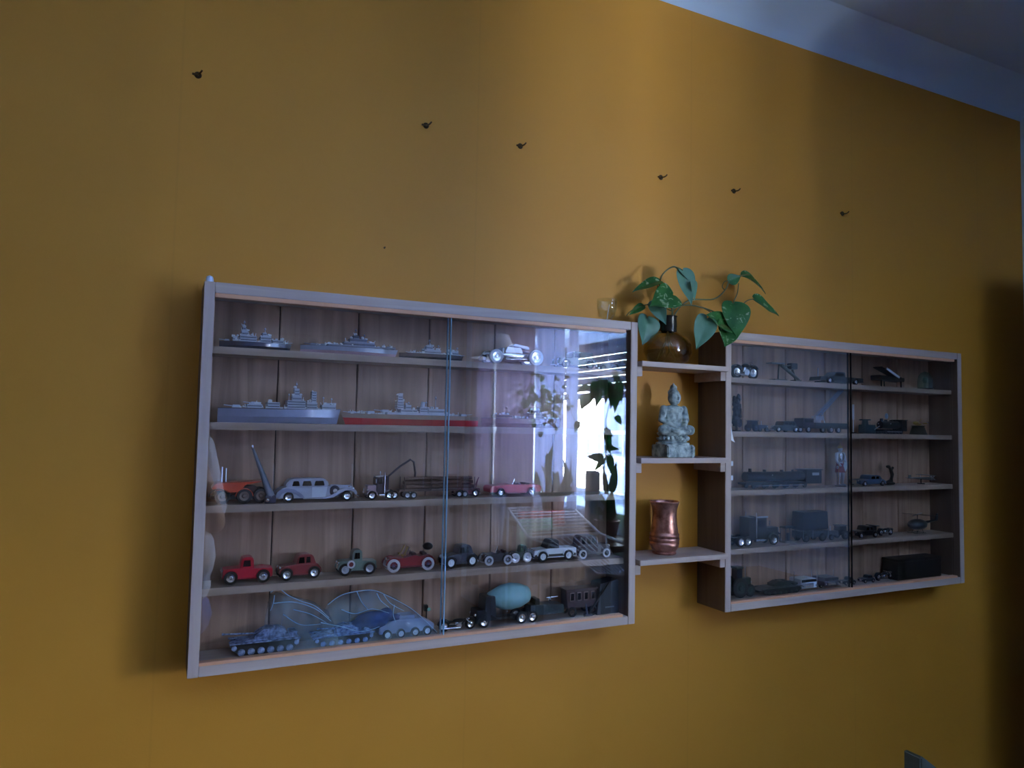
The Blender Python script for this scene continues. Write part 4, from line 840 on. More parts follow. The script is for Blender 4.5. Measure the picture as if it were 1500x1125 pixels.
def bag(label, prof_px, py_base, y0, y1, folds, seed, bumps=.004):
    """a crumpled sheet draped from a ridge line given in the photograph down to the shelf"""
    rnd = random.Random(seed); pts = [at(px, py, (y0 + y1) / 2) for px, py in prof_px]; zb = ZB + .0165
    c = thing('plastic_bag', label, 'bag', ((pts[0].x + pts[-1].x) / 2, (y0 + y1) / 2, zb), 0, 'plastic bags over the model tanks')
    NX, NY = 44, 14; vs = []; fs = []
    def ridge(t):
        f = t * (len(pts) - 1); i = min(int(f), len(pts) - 2); return pts[i].lerp(pts[i + 1], f - i)
    for i in range(NX + 1):
        R = ridge(i / NX)
        for j in range(NY + 1):
            v = j / NY; a = PI * v; hgt = max(.001, R.z - zb); z = zb + hgt * (math.sin(a) ** .6 if 0 < v < 1 else 0)
            yy = (y0 + y1) / 2 - math.cos(a) * (y1 - y0) / 2
            zz = z + bumps * math.sin(i * .9 + j * 1.7 + seed) * math.sin(a) * .5 + rnd.uniform(-1, 1) * bumps * .20 * math.sin(a)
            vs.append(Vector((R.x + rnd.uniform(-1, 1) * .0010, yy + rnd.uniform(-1, 1) * bumps * .22, max(zb - .0003, min(zz, zb + .096)))) - c.location)
    for i in range(NX):
        for j in range(NY): a = i * (NY + 1) + j; fs.append((a, a + 1, a + NY + 2, a + NY + 1))
    MB().add(vs, fs).build('bag_film', M_bag, c, smooth=True, ang=180)
    for f in folds:
        q = [at(px, py, yy) - c.location for px, py, yy in f]; out = []
        for i in range(len(q) - 1):
            p0 = q[max(i - 1, 0)]; p1 = q[i]; p2 = q[i + 1]; p3 = q[min(i + 2, len(q) - 1)]
            for k in range(5):
                t = k / 5; out.append(0.5 * ((2 * p1) + (-p0 + p2) * t + (2 * p0 - 5 * p1 + 4 * p2 - p3) * t * t + (-p0 + 3 * p1 - 3 * p2 + p3) * t ** 3))
        out.append(q[-1]); MB().tube(out, .0009, 5, r1=.0004).build('bag_fold', M_bagf, c, smooth=True)
yf = -.0715
bag('crumpled clear plastic bag trailing off the left tank, left one of the two bags', [(392, 892), (396, 872), (404, 868), (418, 872), (440, 876), (462, 884), (480, 896), (488, 912), (492, 930)], 940, -.076, -.020,
    [[(396, 868, yf), (408, 862, yf), (422, 872, yf), (440, 880, yf), (462, 888, yf), (482, 905, yf)], [(400, 884, yf), (430, 882, yf), (462, 892, yf), (485, 910, yf)], [(430, 893, yf), (456, 900, yf), (478, 912, yf)], [(415, 900, yf), (440, 915, yf), (470, 914, yf)], [(402, 872, yf), (400, 885, yf), (396, 895, yf)]], 3)
bag('domed clear plastic bag with bluish folds, right one of the two bags', [(472, 902), (480, 886), (496, 875), (516, 868), (540, 866), (560, 868), (582, 878), (604, 894), (624, 910), (638, 928)], 940, -.076, -.018,
    [[(480, 886, yf), (500, 872, yf), (525, 866, yf), (548, 865, yf), (570, 874, yf), (600, 890, yf), (622, 908, yf), (640, 926, yf)], [(523, 867, yf), (530, 882, yf), (540, 894, yf)],
     [(552, 869, yf), (558, 880, yf), (570, 890, yf)], [(562, 871, yf), (572, 884, yf), (592, 895, yf)], [(500, 893, yf), (520, 899, yf), (545, 892, yf), (570, 898, yf)], [(470, 912, yf), (500, 918, yf), (530, 925, yf), (556, 918, yf)], [(578, 886, yf), (576, 900, yf), (580, 912, yf)]], 8)
bc = at(548, 905, -.05)
tag(MB().ball((0, 0, 0), .034, .012, .013, 14, 8).ball((.020, -.004, .007), .013, .008, .011).ball((-.026, 0, -.006), .018, .01, .008).ball((.036, -.002, -.002), .014, .008, .007).ball((.004, -.006, -.010), .020, .008, .006).build('blue_cloth', mat('deep_blue_cloth', (26, 66, 130), .7, rgb2=(10, 34, 84), scale=60, bump=.002), remesh=.0022, sm=3, loc=(bc.x, -.048, ZB + .050)), 'crumpled deep blue cloth inside the domed plastic bag', 'cloth')
def motorbike(name, label, cab, row, px0, px1, H, pm, y=-.042, hl=None, d=1, group=None):
    x0, x1, z = spot(cab, row, px0, px1, y); L = x1 - x0; c = thing(name, label, 'model motorcycle', ((x0 + x1) / 2, y, z), 0, group)
    r = min(L * .19, H * .38); X = lambda u: d * (u - .5) * L
    for u in (.19, .81): wheel(c, X(u), 0, r, .005, M_chrome)
    MB().tube([(X(.19), 0, r), (X(.42), 0, r * .9), (X(.60), 0, r * 1.0), (X(.70), 0, H * .72), (X(.38), 0, H * .62), (X(.19), 0, r)], .0012, 7).build('frame', M_black, c, smooth=True)
    MB().ball((X(.53), 0, H * .68), L * .14, .0055, H * .13).build('fuel_tank', pm, c, smooth=True)
    MB().box(X(.28) - L * .10, X(.28) + L * .12, -.004, .004, H * .60, H * .68, tx=.001).build('saddle', M_black, c, bevel=.001)
    MB().cyl((X(.52), -.006, r), (X(.52), .006, r), r * .5, n=12).cyl((X(.46), 0, r), (X(.50), 0, H * .58), r * .32, n=10).build('engine', M_chrome, c, smooth=True)
    MB().cyl((X(.55), -.005, r * .55), (X(.10), -.006, r * .75), .0016, .0022, 9).build('exhaust_pipe', M_chrome, c, smooth=True)
    MB().cyl((X(.81), -.004, r), (X(.68), -.004, H * .80), .0009, n=7).cyl((X(.81), .004, r), (X(.68), .004, H * .80), .0009, n=7).build('fork', M_chrome, c)
    MB().cyl((X(.66), -.012, H * .86), (X(.66), .012, H * .86), .0008, n=7).build('handlebar', M_chrome, c)
    MB().ball((X(.76), 0, H * .74), .0030).build('headlight', hl or M_chrome, c, smooth=True)
    fender(c, X(.81), r, r * 1.12, -.003, .003, pm, 30, 160); fender(c, X(.19), r, r * 1.12, -.003, .003, pm, 30, 170)
    return c
motorbike('model_motorcycle', 'low dark model motorcycle with chrome pipes right of the plastic bag', 1, 5, 638, 700, .026, M_black, y=-.055)
lg = at(627, 892, -.035)
lp_ = thing('model_lamp_post', 'tiny black lamp with a pale green lens at the right edge of the plastic bag', 'model lamp', (at(624, 920, -.035).x, -.035, ZB + .0159))
MB().cyl((0, 0, 0), (0, 0, lg.z - ZB - .018), .0012, n=8).cyl((0, 0, 0), (0, 0, .002), .006, n=12).build('post', M_black, lp_)
MB().box(-.005, .002, -.004, .004, lg.z - ZB - .019, lg.z - ZB - .008).build('lamp_housing', M_black, lp_, bevel=.001)
MB().ball((.003, -.005, lg.z - ZB - .0155), .0034, .001, .0034).build('lens', mat('pale_green_lens', (150, 206, 180), .2), lp_, smooth=True)
def mixer():
    x0, x1, z = spot(1, 5, 692, 822, -.045); L = x1 - x0; tm = mat('pale_teal_drum', (150, 196, 202), .45, var=.08)
    c = thing('model_concrete_mixer', 'dark model truck with a big pale teal mixer drum on the bottom shelf', 'model truck', ((x0 + x1) / 2, -.045, z), 0, 'model trucks in the left cabinet')
    X = lambda u: (u - .5) * L; dm = paint('blue_black', (22, 28, 40))
    MB().box(X(.03), X(.80), -.009, .009, .010, .015).build('chassis', M_black, c, bevel=.0005)
    MB().box(X(0), X(.13), -.016, .016, .010, .032, tx=.002).build('bonnet', dm, c, bevel=.001)
    MB().box(X(.08), X(.22), -.017, .017, .012, .056, tx=.004).build('cab', dm, c, bevel=.001)
    MB().box(X(.11), X(.19), -.0168, .0168, .038, .049).build('side_window', M_dark, c)
    dr = [(0, 0), (.008, .001), (.012, .004), (.0225, .030), (.0245, .048), (.0220, .066), (.015, .083), (.0130, .085), (0, .085)]
    dru = MB().lathe(dr, (0, 0, 0), 28, 'x').build('mixer_drum', tm, c, smooth=True, loc=(X(.15), 0, .048), rot=(0, -.03, 0))
    MB().box(X(.66), X(.71), -.012, .012, .015, .042).build('drum_stand', M_black, c, bevel=.0008)
    MB().prism([(X(.60), .012), (X(.60), .032), (X(.98), .028), (X(.99), .012)], -.015, .015).build('flat_bed', paint('blue_black2', (40, 56, 66)), c, bevel=.0008)
    MB().cyl((X(.84), -.006, .029), (X(.84), -.006, .041), .0012, n=8).cyl((X(.80), -.006, .041), (X(.93), -.006, .042), .0008, n=8).ball((X(.84), -.006, .038), .0030).build('rear_chute', M_chrome, c)
    for u in (.09, .50, .62):
        for s in (-1, 1): wheel(c, X(u), s * .013, .0112, .006, M_chrome, front=s)
    for s in (-1, 1): fender(c, X(.09), .0112, .0128, s * .018 if s < 0 else .009, -.009 if s < 0 else .018, dm, 5, 175)
    MB().ball((X(.0), -.012, .024), .0026).ball((X(.0), .012, .024), .0026).ball((X(.33), -.017, .026), .002).build('headlight', M_chrome, c, smooth=True)
mixer()
def coach():
    x0, x1, z = spot(1, 5, 822, 872, -.040); L = x1 - x0; bm_ = paint('dark_brown', (74, 46, 46))
    c = thing('model_carriage', 'dark brown antique model carriage with small framed windows on the bottom shelf', 'model carriage', ((x0 + x1) / 2, -.040, z), 0)
    MB().box(-L * .42, L * .42, -.013, .013, .016, .050, tx=-.002).build('carriage_body', bm_, c, bevel=.001)
    MB().box(-L * .48, L * .48, -.015, .015, .0505, .053).build('roof', bm_, c, bevel=.0006)
    for u in (-.30, -.10, .10, .30): MB().box(u * L - .0035, u * L + .0035, -.0156, .0156, .032, .045).build('side_window', M_dark, c, bevel=.0003); MB().box(u * L - .0045, u * L + .0045, -.0150, .0150, .0305, .0465).build('window_surround', mat('pale_trim', (150, 130, 130), .5), c)
    for u in (-.30, .30):
        for s in (-1, 1): wheel(c, u * L, s * .0155, .0095, .003, bm_, spokes=True)
coach()
bx = thing('display_box', "dark navy slanted box with tiny pale print at the right end of the bottom shelf", 'box', (at(886, 905, -.05).x, -.045, ZB + .0160), 0)
MB().prism([(-.026, 0), (-.018, .060), (.024, .066), (.026, 0)], -.016, .020).build('box_body', mat('navy_box', (30, 42, 58), .5), bx, bevel=.0008)
for q in range(7): MB().box(-.006 + q * .0030, -.0042 + q * .0030, -.01655, -.0160, .0125 + (q % 2) * .0004, .0150).build('print_stroke', mat('pale_print', (140, 150, 165), .6), bx)
def armature():
    c = thing('model_digger_arm', 'black forked arm leaning between the brown carriage and the navy box', 'model crane', (at(862, 900, -.062).x, -.064, ZB + .0160), 0)
    t1 = at(893, 852, -.066) - c.location
    MB().cyl((-.004, 0, .002), t1, .0024, .0016, 8).build('long_arm', M_black, c, smooth=True)
    MB().cyl((-.004, 0, .006), (-.008, 0, .026), .0022, .0012, 8).box(-.010, .006, -.005, .005, 0, .006).build('short_arm', mat('grey_metal', (90, 96, 118), .4), c, bevel=.0005)
armature()

# ------------------------------------------------------------------ right cabinet
G2 = 'dark models in the right cabinet'
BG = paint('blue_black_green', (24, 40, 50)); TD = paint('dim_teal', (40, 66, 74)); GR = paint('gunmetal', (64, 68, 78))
motorbike('model_motorcycle', "black chrome model motorcycle at the left end of the right cabinet's top shelf", 2, 1, 1071, 1110, .044, M_black)
def gun():
    x0, x1, z = spot(2, 1, 1124, 1172); L = x1 - x0; m = mat('olive_brown', (84, 82, 66), .6); c = thing('model_field_gun', "olive brown model gun on a post, second on the right cabinet's top shelf", 'model gun', ((x0 + x1) / 2, -.042, z))
    MB().cyl((-L * .18, 0, .004), (-L * .15, 0, .040), .0016, n=8).box(-L * .36, L * .0, -.010, .010, 0, .004).build('post', m, c)
    MB().box(-L * .45, -L * .05, -.009, .009, .040, .0425).build('platform', mat('pale_grey_top', (120, 128, 140), .4), c, bevel=.0005)
    MB().cyl((-L * .1, 0, .040), (L * .45, 0, .006), .0048, .0036, 10).build('trail_leg', m, c, smooth=True)
    MB().box(L * .16, L * .36, -.007, .007, .030, .044).build('sight_box', M_black, c, bevel=.001)
    MB().cyl((L * .26, 0, .030), (L * .36, 0, .004), .0026, n=8).box(L * .28, L * .46, -.008, .008, 0, .005).build('rear_leg', m, c)
    MB().cyl((L * .0, -.004, .036), (L * .3, -.004, .040), .0014, n=8).build('cross_bar', m, c)
gun()
def g_stack(c, X, Z, W, L): MB().cyl((X(.92), 0, Z(.4)), (X(.92), 0, Z(1.25)), .0014, n=8).build('pipe', M_silver, c)
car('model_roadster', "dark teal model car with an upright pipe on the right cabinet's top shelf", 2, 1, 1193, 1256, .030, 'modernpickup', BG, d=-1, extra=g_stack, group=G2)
def heli(name, label, cab, row, px0, px1, H, m, group=G2):
    x0, x1, z = spot(cab, row, px0, px1); L = x1 - x0; c = thing(name, label, 'model helicopter', ((x0 + x1) / 2, -.042, z), 0, group)
    MB().ball((-L * .18, 0, H * .45), L * .26, L * .16, H * .28).build('fuselage', m, c, smooth=True)
    MB().cyl((0, 0, H * .5), (L * .46, 0, H * .62), H * .09, H * .03, 10).build('tail_boom', m, c, smooth=True)
    MB().prism([(L * .40, H * .58), (L * .46, H * .95), (L * .50, H * .95), (L * .49, H * .58)], -.001, .001).build('tail_fin', m, c)
    MB().cyl((-L * .18, 0, H * .7), (-L * .18, 0, H * .96), .0010, n=8).build('rotor_mast', M_black, c)
    for k in range(4):
        a = k * PI / 2 + .4; MB().obox((-L * .18 + math.cos(a) * L * .2, math.sin(a) * L * .2, H * .96), Euler((0, .0, a)).to_matrix(), L * .2, .0016, .0004).build('rotor_blade', M_silver if k == 0 else M_black, c)
    for s in (-1, 1): MB().tube([(-L * .42, s * .008, .003), (-L * .36, s * .008, .001), (0, s * .008, .001)], .0007, 6).cyl((-L * .28, s * .008, .001), (-L * .26, s * .004, H * .25), .0006, n=6).cyl((-L * .08, s * .008, .001), (-L * .08, s * .004, H * .25), .0006, n=6).build('skid', M_black, c)
    return c
def piano():
    x0, x1, z = spot(2, 1, 1282, 1318); L = x1 - x0; c = thing('model_grand_piano', 'black miniature piano shape with a slanted shiny white lid, top shelf of the right cabinet', 'model piano', ((x0 + x1) / 2, -.042, z))
    MB().prism([(-L * .5, .018), (-L * .5, .030), (L * .5, .026), (L * .5, .016)], -.014, .014).build('case', M_black, c, bevel=.001)
    MB().obox((0, -.002, .037), Euler((0, .32, 0)).to_matrix(), L * .46, .013, .0012).build('lid', M_black, c, bevel=.0006)
    MB().obox((L * .02, -.014, .0365), Euler((0, .42, 0)).to_matrix(), L * .28, .0012, .0028).build('lid_edge', M_whitep, c)
    for u, yy in ((-.4, -.01), (.4, -.01), (0, .01)): MB().cyl((u * L, yy, 0), (u * L, yy, .018), .0018, n=8).build('leg', M_black, c)
piano()
def dome():
    x = at(1355, 555, -.042).x; c = thing('glass_dome', "dim greenish glass dome at the right end of the right cabinet's top shelf", 'dome', (x, -.042, ZB + SHZ[0] + .0002))
    MB().cyl((0, 0, 0), (0, 0, .004), .020, .019, 20).build('base', M_black, c, smooth=True)
    MB().lathe([(.018, .004), (.0185, .022), (.016, .036), (.010, .045), (0, .049)], n=24).build('dome_glass', pane_mat('green_glass', (.5, .62, .55), 1.3, milk=.12, milkcol=(.45, .6, .55)), c, smooth=True)
    MB().cyl((0, 0, .004), (0, 0, .022), .003, n=8).ball((0, 0, .026), .007, .006, .009).build('figure_inside', mat('dim_green', (70, 90, 78), .6), c, smooth=True)
dome()
# second shelf right
def totem():
    x = at(1079, 635, -.042).x; c = thing('miniature_tree', "tall narrow dark miniature tree at the left end of the right cabinet's second shelf", 'model tree', (x, -.042, ZB + SHZ[1] + .0002))
    MB().cyl((0, 0, 0), (0, 0, .020), .003, .002, 8).cyl((0, 0, 0), (0, 0, .003), .010, .009, 14).build('trunk', mat('dark_bark', (40, 32, 30), .8), c)
    m = MB(); rd = random.Random(5)
    for i in range(60):
        t = i / 60; a = rd.uniform(0, 6.28); rr = .0115 * (1 - .35 * t); m.ball((math.cos(a) * rr * .8, math.sin(a) * rr * .8, .012 + t * .070), .0034, .0034, .0044, 6, 5)
    m.cyl((0, 0, .012), (0, 0, .078), .009, .006, 8); m.build('foliage', mat('blue_black_leaf', (22, 28, 48), .6), c, kind='stuff')
totem()
def tractor(name, label, row, px0, px1, H, m, d=1, cab=2, group=G2):
    x0, x1, z = spot(cab, row, px0, px1); L = x1 - x0; c = thing(name, label, 'model tractor', ((x0 + x1) / 2, -.042, z), 0, group); X = lambda u: d * (u - .5) * L
    MB().box(min(X(.45), X(.98)), max(X(.45), X(.98)), -.006, .006, H * .28, H * .60).build('bonnet', m, c, bevel=.001)
    MB().box(min(X(.12), X(.45)), max(X(.12), X(.45)), -.009, .009, H * .30, H * .92, tx=.001).build('cab', M_dark, c, bevel=.001)
    MB().box(min(X(.10), X(.48)), max(X(.10), X(.48)), -.010, .010, H * .92, H * .98).build('cab_roof', m, c, bevel=.0006)
    MB().cyl((X(.75), 0, H * .6), (X(.75), 0, H * .95), .0010, n=8).build('exhaust_stack', M_silver, c)
    for s in (-1, 1): wheel(c, X(.25), s * .012, H * .32, .006, m, front=s); wheel(c, X(.85), s * .010, H * .20, .004, m, front=s)
    MB().cyl((X(1.0), -.005, H * .45), (X(1.0), .005, H * .45), .0014, n=8).build('headlight', M_silver, c)
    return c
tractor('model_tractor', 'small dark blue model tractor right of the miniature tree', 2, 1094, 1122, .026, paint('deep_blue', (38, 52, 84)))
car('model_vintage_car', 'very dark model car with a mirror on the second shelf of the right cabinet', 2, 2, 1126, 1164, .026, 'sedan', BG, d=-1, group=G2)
def ladder_truck():
    x0, x1, z = spot(2, 2, 1168, 1236); L = x1 - x0; c = thing('model_ladder_truck', 'dark model truck with a steel blue ladder rising to the right, right cabinet second shelf', 'model truck', ((x0 + x1) / 2, -.042, z), 0, G2)
    X = lambda u: (u - .5) * L
    MB().box(X(0), X(1), -.012, .012, .010, .016).build('chassis', M_black, c, bevel=.0005)
    MB().box(X(.02), X(.26), -.014, .014, .012, .034, tx=.001).build('cab', mat('plum_dark', (60, 40, 62), .4), c, bevel=.001)
    MB().box(X(.06), X(.22), -.0145, .0145, .024, .031).build('side_window', M_dark, c)
    MB().box(X(.30), X(.98), -.013, .013, .016, .024).build('equipment_body', BG, c, bevel=.0008)
    MB().cyl((X(.42), 0, .024), (X(.42), 0, .032), .008, n=14).box(X(.34), X(.5), -.006, .006, .030, .040).build('turntable', M_silver, c)
    tip = at(1233, 572, -.042) - c.location; base = Vector((X(.36), 0, .030)); dd = tip - base; lm = mat('ladder_steel', (120, 140, 176), .35, .7)
    for s in (-1, 1): MB().cyl(base + Vector((0, s * .005, 0)), tip + Vector((0, s * .005, 0)), .0012, n=6).cyl(base + Vector((0, s * .005, .006)), tip + Vector((0, s * .005, .004)), .0007, n=6).build('ladder_rail', lm, c)
    for i in range(14):
        q = base + dd * (i + .5) / 14; MB().cyl(q + Vector((0, -.005, 0)), q + Vector((0, .005, 0)), .0006, n=5).build('ladder_rung', lm, c)
    MB().cyl((X(.55), -.004, .024), base + dd * .28, .0016, n=8).build('lifting_ram', M_chrome, c)
    for u in (.14, .62, .78):
        for s in (-1, 1): wheel(c, X(u), s * .012, .0078, .005, M_silver, front=s)
ladder_truck()
def post():
    p = at(1250, 613, -.042); c = thing('model_signal_post', 'slim pale silver post just right of the sliding door edge, right cabinet second shelf', 'model post', (p.x, -.042, ZB + SHZ[1] + .0002))
    MB().cyl((0, 0, 0), (0, 0, .003), .006, n=12).build('foot', M_black, c); MB().cyl((0, 0, .003), (0, 0, .034), .001, n=8).cyl((0, 0, .034), (0, 0, .072), .0022, n=8).build('post', M_whitep, c)
post()
def robot(name, label, row, px0, px1, H, m, cat='model figure'):
    x0, x1, z = spot(2, row, px0, px1); L = x1 - x0; c = thing(name, label, cat, ((x0 + x1) / 2, -.042, z), 0, G2)
    MB().box(-L * .30, L * .30, -.010, .010, H * .05, H * .62, tx=.002).build('boiler_block', m, c, bevel=.001)
    MB().cyl((-L * .1, 0, H * .62), (-L * .1, 0, H * .92), L * .12, L * .10, 12).cyl((-L * .1, 0, H * .92), (-L * .1, 0, H), L * .2, n=12).build('head', m, c, smooth=True)
    MB().cyl((L * .20, -.010, H * .3), (L * .48, -.010, H * .55), .0012, n=7).ball((L * .40, -.011, H * .72), .0016).build('lever', M_silver, c)
    MB().box(-L * .45, L * .45, -.012, .012, 0, H * .05).build('base', M_black, c, bevel=.0006)
robot('model_steam_engine', 'dim teal miniature stationary engine with a pale lever, right cabinet second shelf', 2, 1256, 1284, .036, TD, 'model engine')
def loco(name, label, row, px0, px1, H, m, plate=True, group=G2, dome_=True):
    x0, x1, z = spot(2, row, px0, px1); L = x1 - x0; c = thing(name, label, 'model locomotive', ((x0 + x1) / 2, -.042, z), 0, group); X = lambda u: (u - .5) * L
    MB().cyl((X(.06), 0, H * .58), (X(.80), 0, H * .58), H * .24, n=20).build('boiler', m, c, smooth=True)
    MB().box(X(.78), X(.99), -.014, .014, H * .20, H * .88).build('driver_cab', m, c, bevel=.0008)
    MB().box(X(.76), X(1.0), -.016, .016, H * .88, H * .93).build('cab_roof', m, c, bevel=.0006)
    MB().box(X(.02), X(.98), -.013, .013, H * .20, H * .30).build('running_board', m, c, bevel=.0005)
    for u, r, h in ((.12, .0042, .98), (.30, .0042, .92), (.52, .0045, .90), (.66, .0028, .90)): MB().cyl((X(u), 0, H * .76), (X(u), 0, H * h), r, r * .9, 12).build('chimney' if u < .2 else 'steam_dome', m, c, smooth=True)
    for i in range(6):
        for s in (-1, 1): wheel(c, X(.12 + i * .13), s * .0115, H * .14, .003, GR, tire=GR, front=s)
    MB().cyl((X(.14), -.0150, H * .15), (X(.74), -.0150, H * .15), .0009, n=6).build('coupling_rod', M_silver, c)
    if plate: MB().box(X(.86), X(.95), -.0148, -.0138, H * .62, H * .76).build('number_plate', mat('pale_plate', (180, 190, 200), .5), c)
    MB().ball((X(.36), -.010, H * .66), .0014).build('valve', M_silver, c)
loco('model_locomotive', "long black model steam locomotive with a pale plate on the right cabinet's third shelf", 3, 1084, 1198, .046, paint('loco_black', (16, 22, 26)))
loco('model_locomotive', 'short black model locomotive with faint outlines on the second shelf of the right cabinet', 2, 1287, 1322, .040, paint('loco_black', (16, 22, 26)), plate=False)
MB_ = at(1307, 607, -.058); tag(MB().ball((0, 0, 0), .0055, .003, .0075).build('pale_bulb', mat('blue_grey_bulb', (130, 150, 176), .3), smooth=True, loc=(MB_.x, -.042, ZB + SHZ[1] + .0002 + .0458)), 'pale blue grey oval bulb on top of the short black locomotive', 'bulb')
def ornament(name, label, row, px0, px1, H, m1, m2):
    x0, x1, z = spot(2, row, px0, px1); L = x1 - x0; c = thing(name, label, 'ornament', ((x0 + x1) / 2, -.042, z), 0, G2)
    MB().lathe([(0, 0), (L * .30, 0), (L * .28, H * .1), (L * .20, H * .5), (L * .24, H * .55), (0, H * .56)], n=18).build('pedestal', m1, c, smooth=True)
    MB().ball((-L * .2, -.004, H * .72), L * .16, .006, H * .12).ball((0, 0, H * .64), L * .2, .008, H * .10).ball((L * .30, -.006, H * .70), L * .13, .005, H * .05).build('bird_shape', m2, c, smooth=True)
    MB().ball((L * .36, -.008, H * .74), .0028).build('gleaming_tip', M_chrome, c, smooth=True); MB().cyl((0, 0, H * .7), (L * .2, 0, H * .98), .001, n=7).build('beak', m2, c)
ornament('bird_ornament', "dim brass bird ornament on a pedestal, right end of the right cabinet's second shelf", 2, 1332, 1358, .042, mat('dim_olive', (52, 56, 44), .6), M_gold)
# third shelf right: knight
def knight():
    p = at(1231, 715, -.045); c = thing('knight_figure', 'standing silver and gold knight figurine with a red skirt, third shelf of the right cabinet', 'figurine', (p.x, -.045, ZB + SHZ[2] + .0002))
    m = MB(); H = .098
    for s in (-1, 1):
        m.cap((s * .0055, 0, .046), (s * .0065, -.002, .026), .0058, .0044); m.cap((s * .0065, -.002, .026), (s * .007, 0, .006), .0042, .003); m.ball((s * .0072, -.004, .0034), .0034, .0065, .0032)
        m.cap((s * .0115, 0, .078), (s * .0150, -.002, .062), .0042, .0034); m.cap((s * .0150, -.002, .062), (s * .0115, -.009, .052), .0033, .0026); m.ball((s * .0115, -.010, .051), .003)
    m.ball((0, 0, .052), .009, .006, .009); m.ball((0, 0, .070), .0105, .0068, .013); m.ball((0, 0, .079), .013, .006, .005); m.cyl((0, 0, .08), (0, 0, .088), .003)
    m.ball((0, -.0005, .0915), .0058, .006, .0072); m.build('armoured_body', M_silver, c, remesh=.0009, sm=1)
    MB().lathe([(.0085, .056), (.0100, .048), (.0125, .034), (.0115, .034), (.0080, .056)], n=18).build('red_skirt', mat('red_skirt', (150, 40, 54), .6), c, smooth=True)
    MB().prism([(-.001, .060), (-.004, .050), (.002, .036), (.008, .044), (.006, .058)], -.0135, -.0120).build('shield', M_whitep, c, bevel=.0005)
    MB().ball((0, 0, .0945), .0064, .0066, .0058).cyl((0, 0, .098), (0, 0, .106), .002, .0008).build('helmet', M_gold, c, smooth=True)
    MB().cyl((-.0165, -.008, .002), (-.0150, -.010, .080), .0006, n=6).build('spear', M_gold, c)
    MB().cyl((0, -.001, -.0000), (0, -.001, .0012), .013, n=18).build('base', M_black, c)
    MB().ball((0, -.006, .072), .0082, .0018, .010).build('breastplate', M_chrome, c, smooth=True)
knight()
car('model_sports_car', 'steel blue model car right of the knight on the third shelf of the right cabinet', 2, 3, 1250, 1290, .026, 'coupe', paint('steel_blue', (66, 90, 116)), d=-1, group=G2)
def gnarl():
    p = at(1303, 712, -.042); c = thing('driftwood_piece', 'dark gnarled upright branch piece on the third shelf of the right cabinet', 'ornament', (p.x, -.042, ZB + SHZ[2] + .0002))
    m = mat('dark_driftwood', (44, 46, 40), .8, scale=80, bump=.001)
    MB().tube([(-.012, 0, .003), (.006, 0, .010), (.010, 0, .026), (.004, 0, .040), (-.002, 0, .046)], .0062, 9, r1=.003).ball((-.004, 0, .046), .007, .005, .004).tube([(.006, 0, .036), (.014, 0, .044)], .003, 7).ball((0, 0, .004), .016, .012, .0042).build('branch', m, c, smooth=True)
gnarl()
def plane(name, label, row, px0, px1, H, m, dz=.0):
    x0, x1, z = spot(2, row, px0, px1); L = x1 - x0; c = thing(name, label, 'model plane', ((x0 + x1) / 2, -.042, z), 0, G2)
    MB().cyl((0, 0, 0), (0, 0, H * .5), .0012, n=8).cyl((0, 0, 0), (0, 0, .002), .009, n=14).build('stand', M_black, c)
    MB().cyl((-L * .48, 0, H * .62), (L * .44, 0, H * .56), H * .05, H * .14, 12).build('fuselage', m, c, smooth=True)
    for zz in (.42, .86): MB().box(L * .10, L * .30, -.022, .022, H * zz, H * zz + .001).build('wing', m, c, bevel=.0003)
    for s in (-1, 1): MB().cyl((L * .2, s * .016, H * .42), (L * .2, s * .016, H * .86), .0005, n=5).build('strut', M_silver, c)
    MB().box(-L * .48, -L * .36, -.009, .009, H * .62, H * .64).box(-L * .48, -L * .38, -.0005, .0005, H * .62, H * .92).build('tail', m, c)
    for k in range(2): MB().obox((L * .46, 0, H * .56), Euler((k * PI / 2 + .6, 0, 0)).to_matrix(), .0006, .0012, H * .30).build('propeller_blade', M_silver, c)
plane('model_biplane', 'dim silver model biplane at the right end of the third shelf of the right cabinet', 3, 1330, 1368, .026, mat('dim_silver', (110, 116, 120), .4, .5))
# fourth shelf right
semi('model_semi_truck', "black model semi truck with bright chrome stacks on the right cabinet's fourth shelf", 2, 4, 1071, 1137, .074, M_black, 1, G2, W=.036)
def glasses_box():
    x0, x1, z = spot(2, 4, 1144, 1164); L = x1 - x0; c = thing('miniature_lantern', 'dim miniature lantern right of the black semi truck, right cabinet fourth shelf', 'model lantern', ((x0 + x1) / 2, -.042, z), 0)
    MB().box(-L * .4, L * .4, -.010, .010, 0, .004).build('base', mat('pale_card', (150, 140, 130), .6), c, bevel=.0005)
    for a in (-1, 1):
        for b_ in (-1, 1): MB().cyl((a * L * .34, b_ * .008, .004), (a * L * .34, b_ * .008, .034), .0009, n=6).build('post', GR, c)
    MB().box(-L * .42, L * .42, -.010, .010, .034, .038, tx=.002, ty=.002).build('cap', BG, c, bevel=.0005); MB().cyl((0, 0, .004), (0, 0, .022), .003, n=8).build('candle', GR, c)
glasses_box()
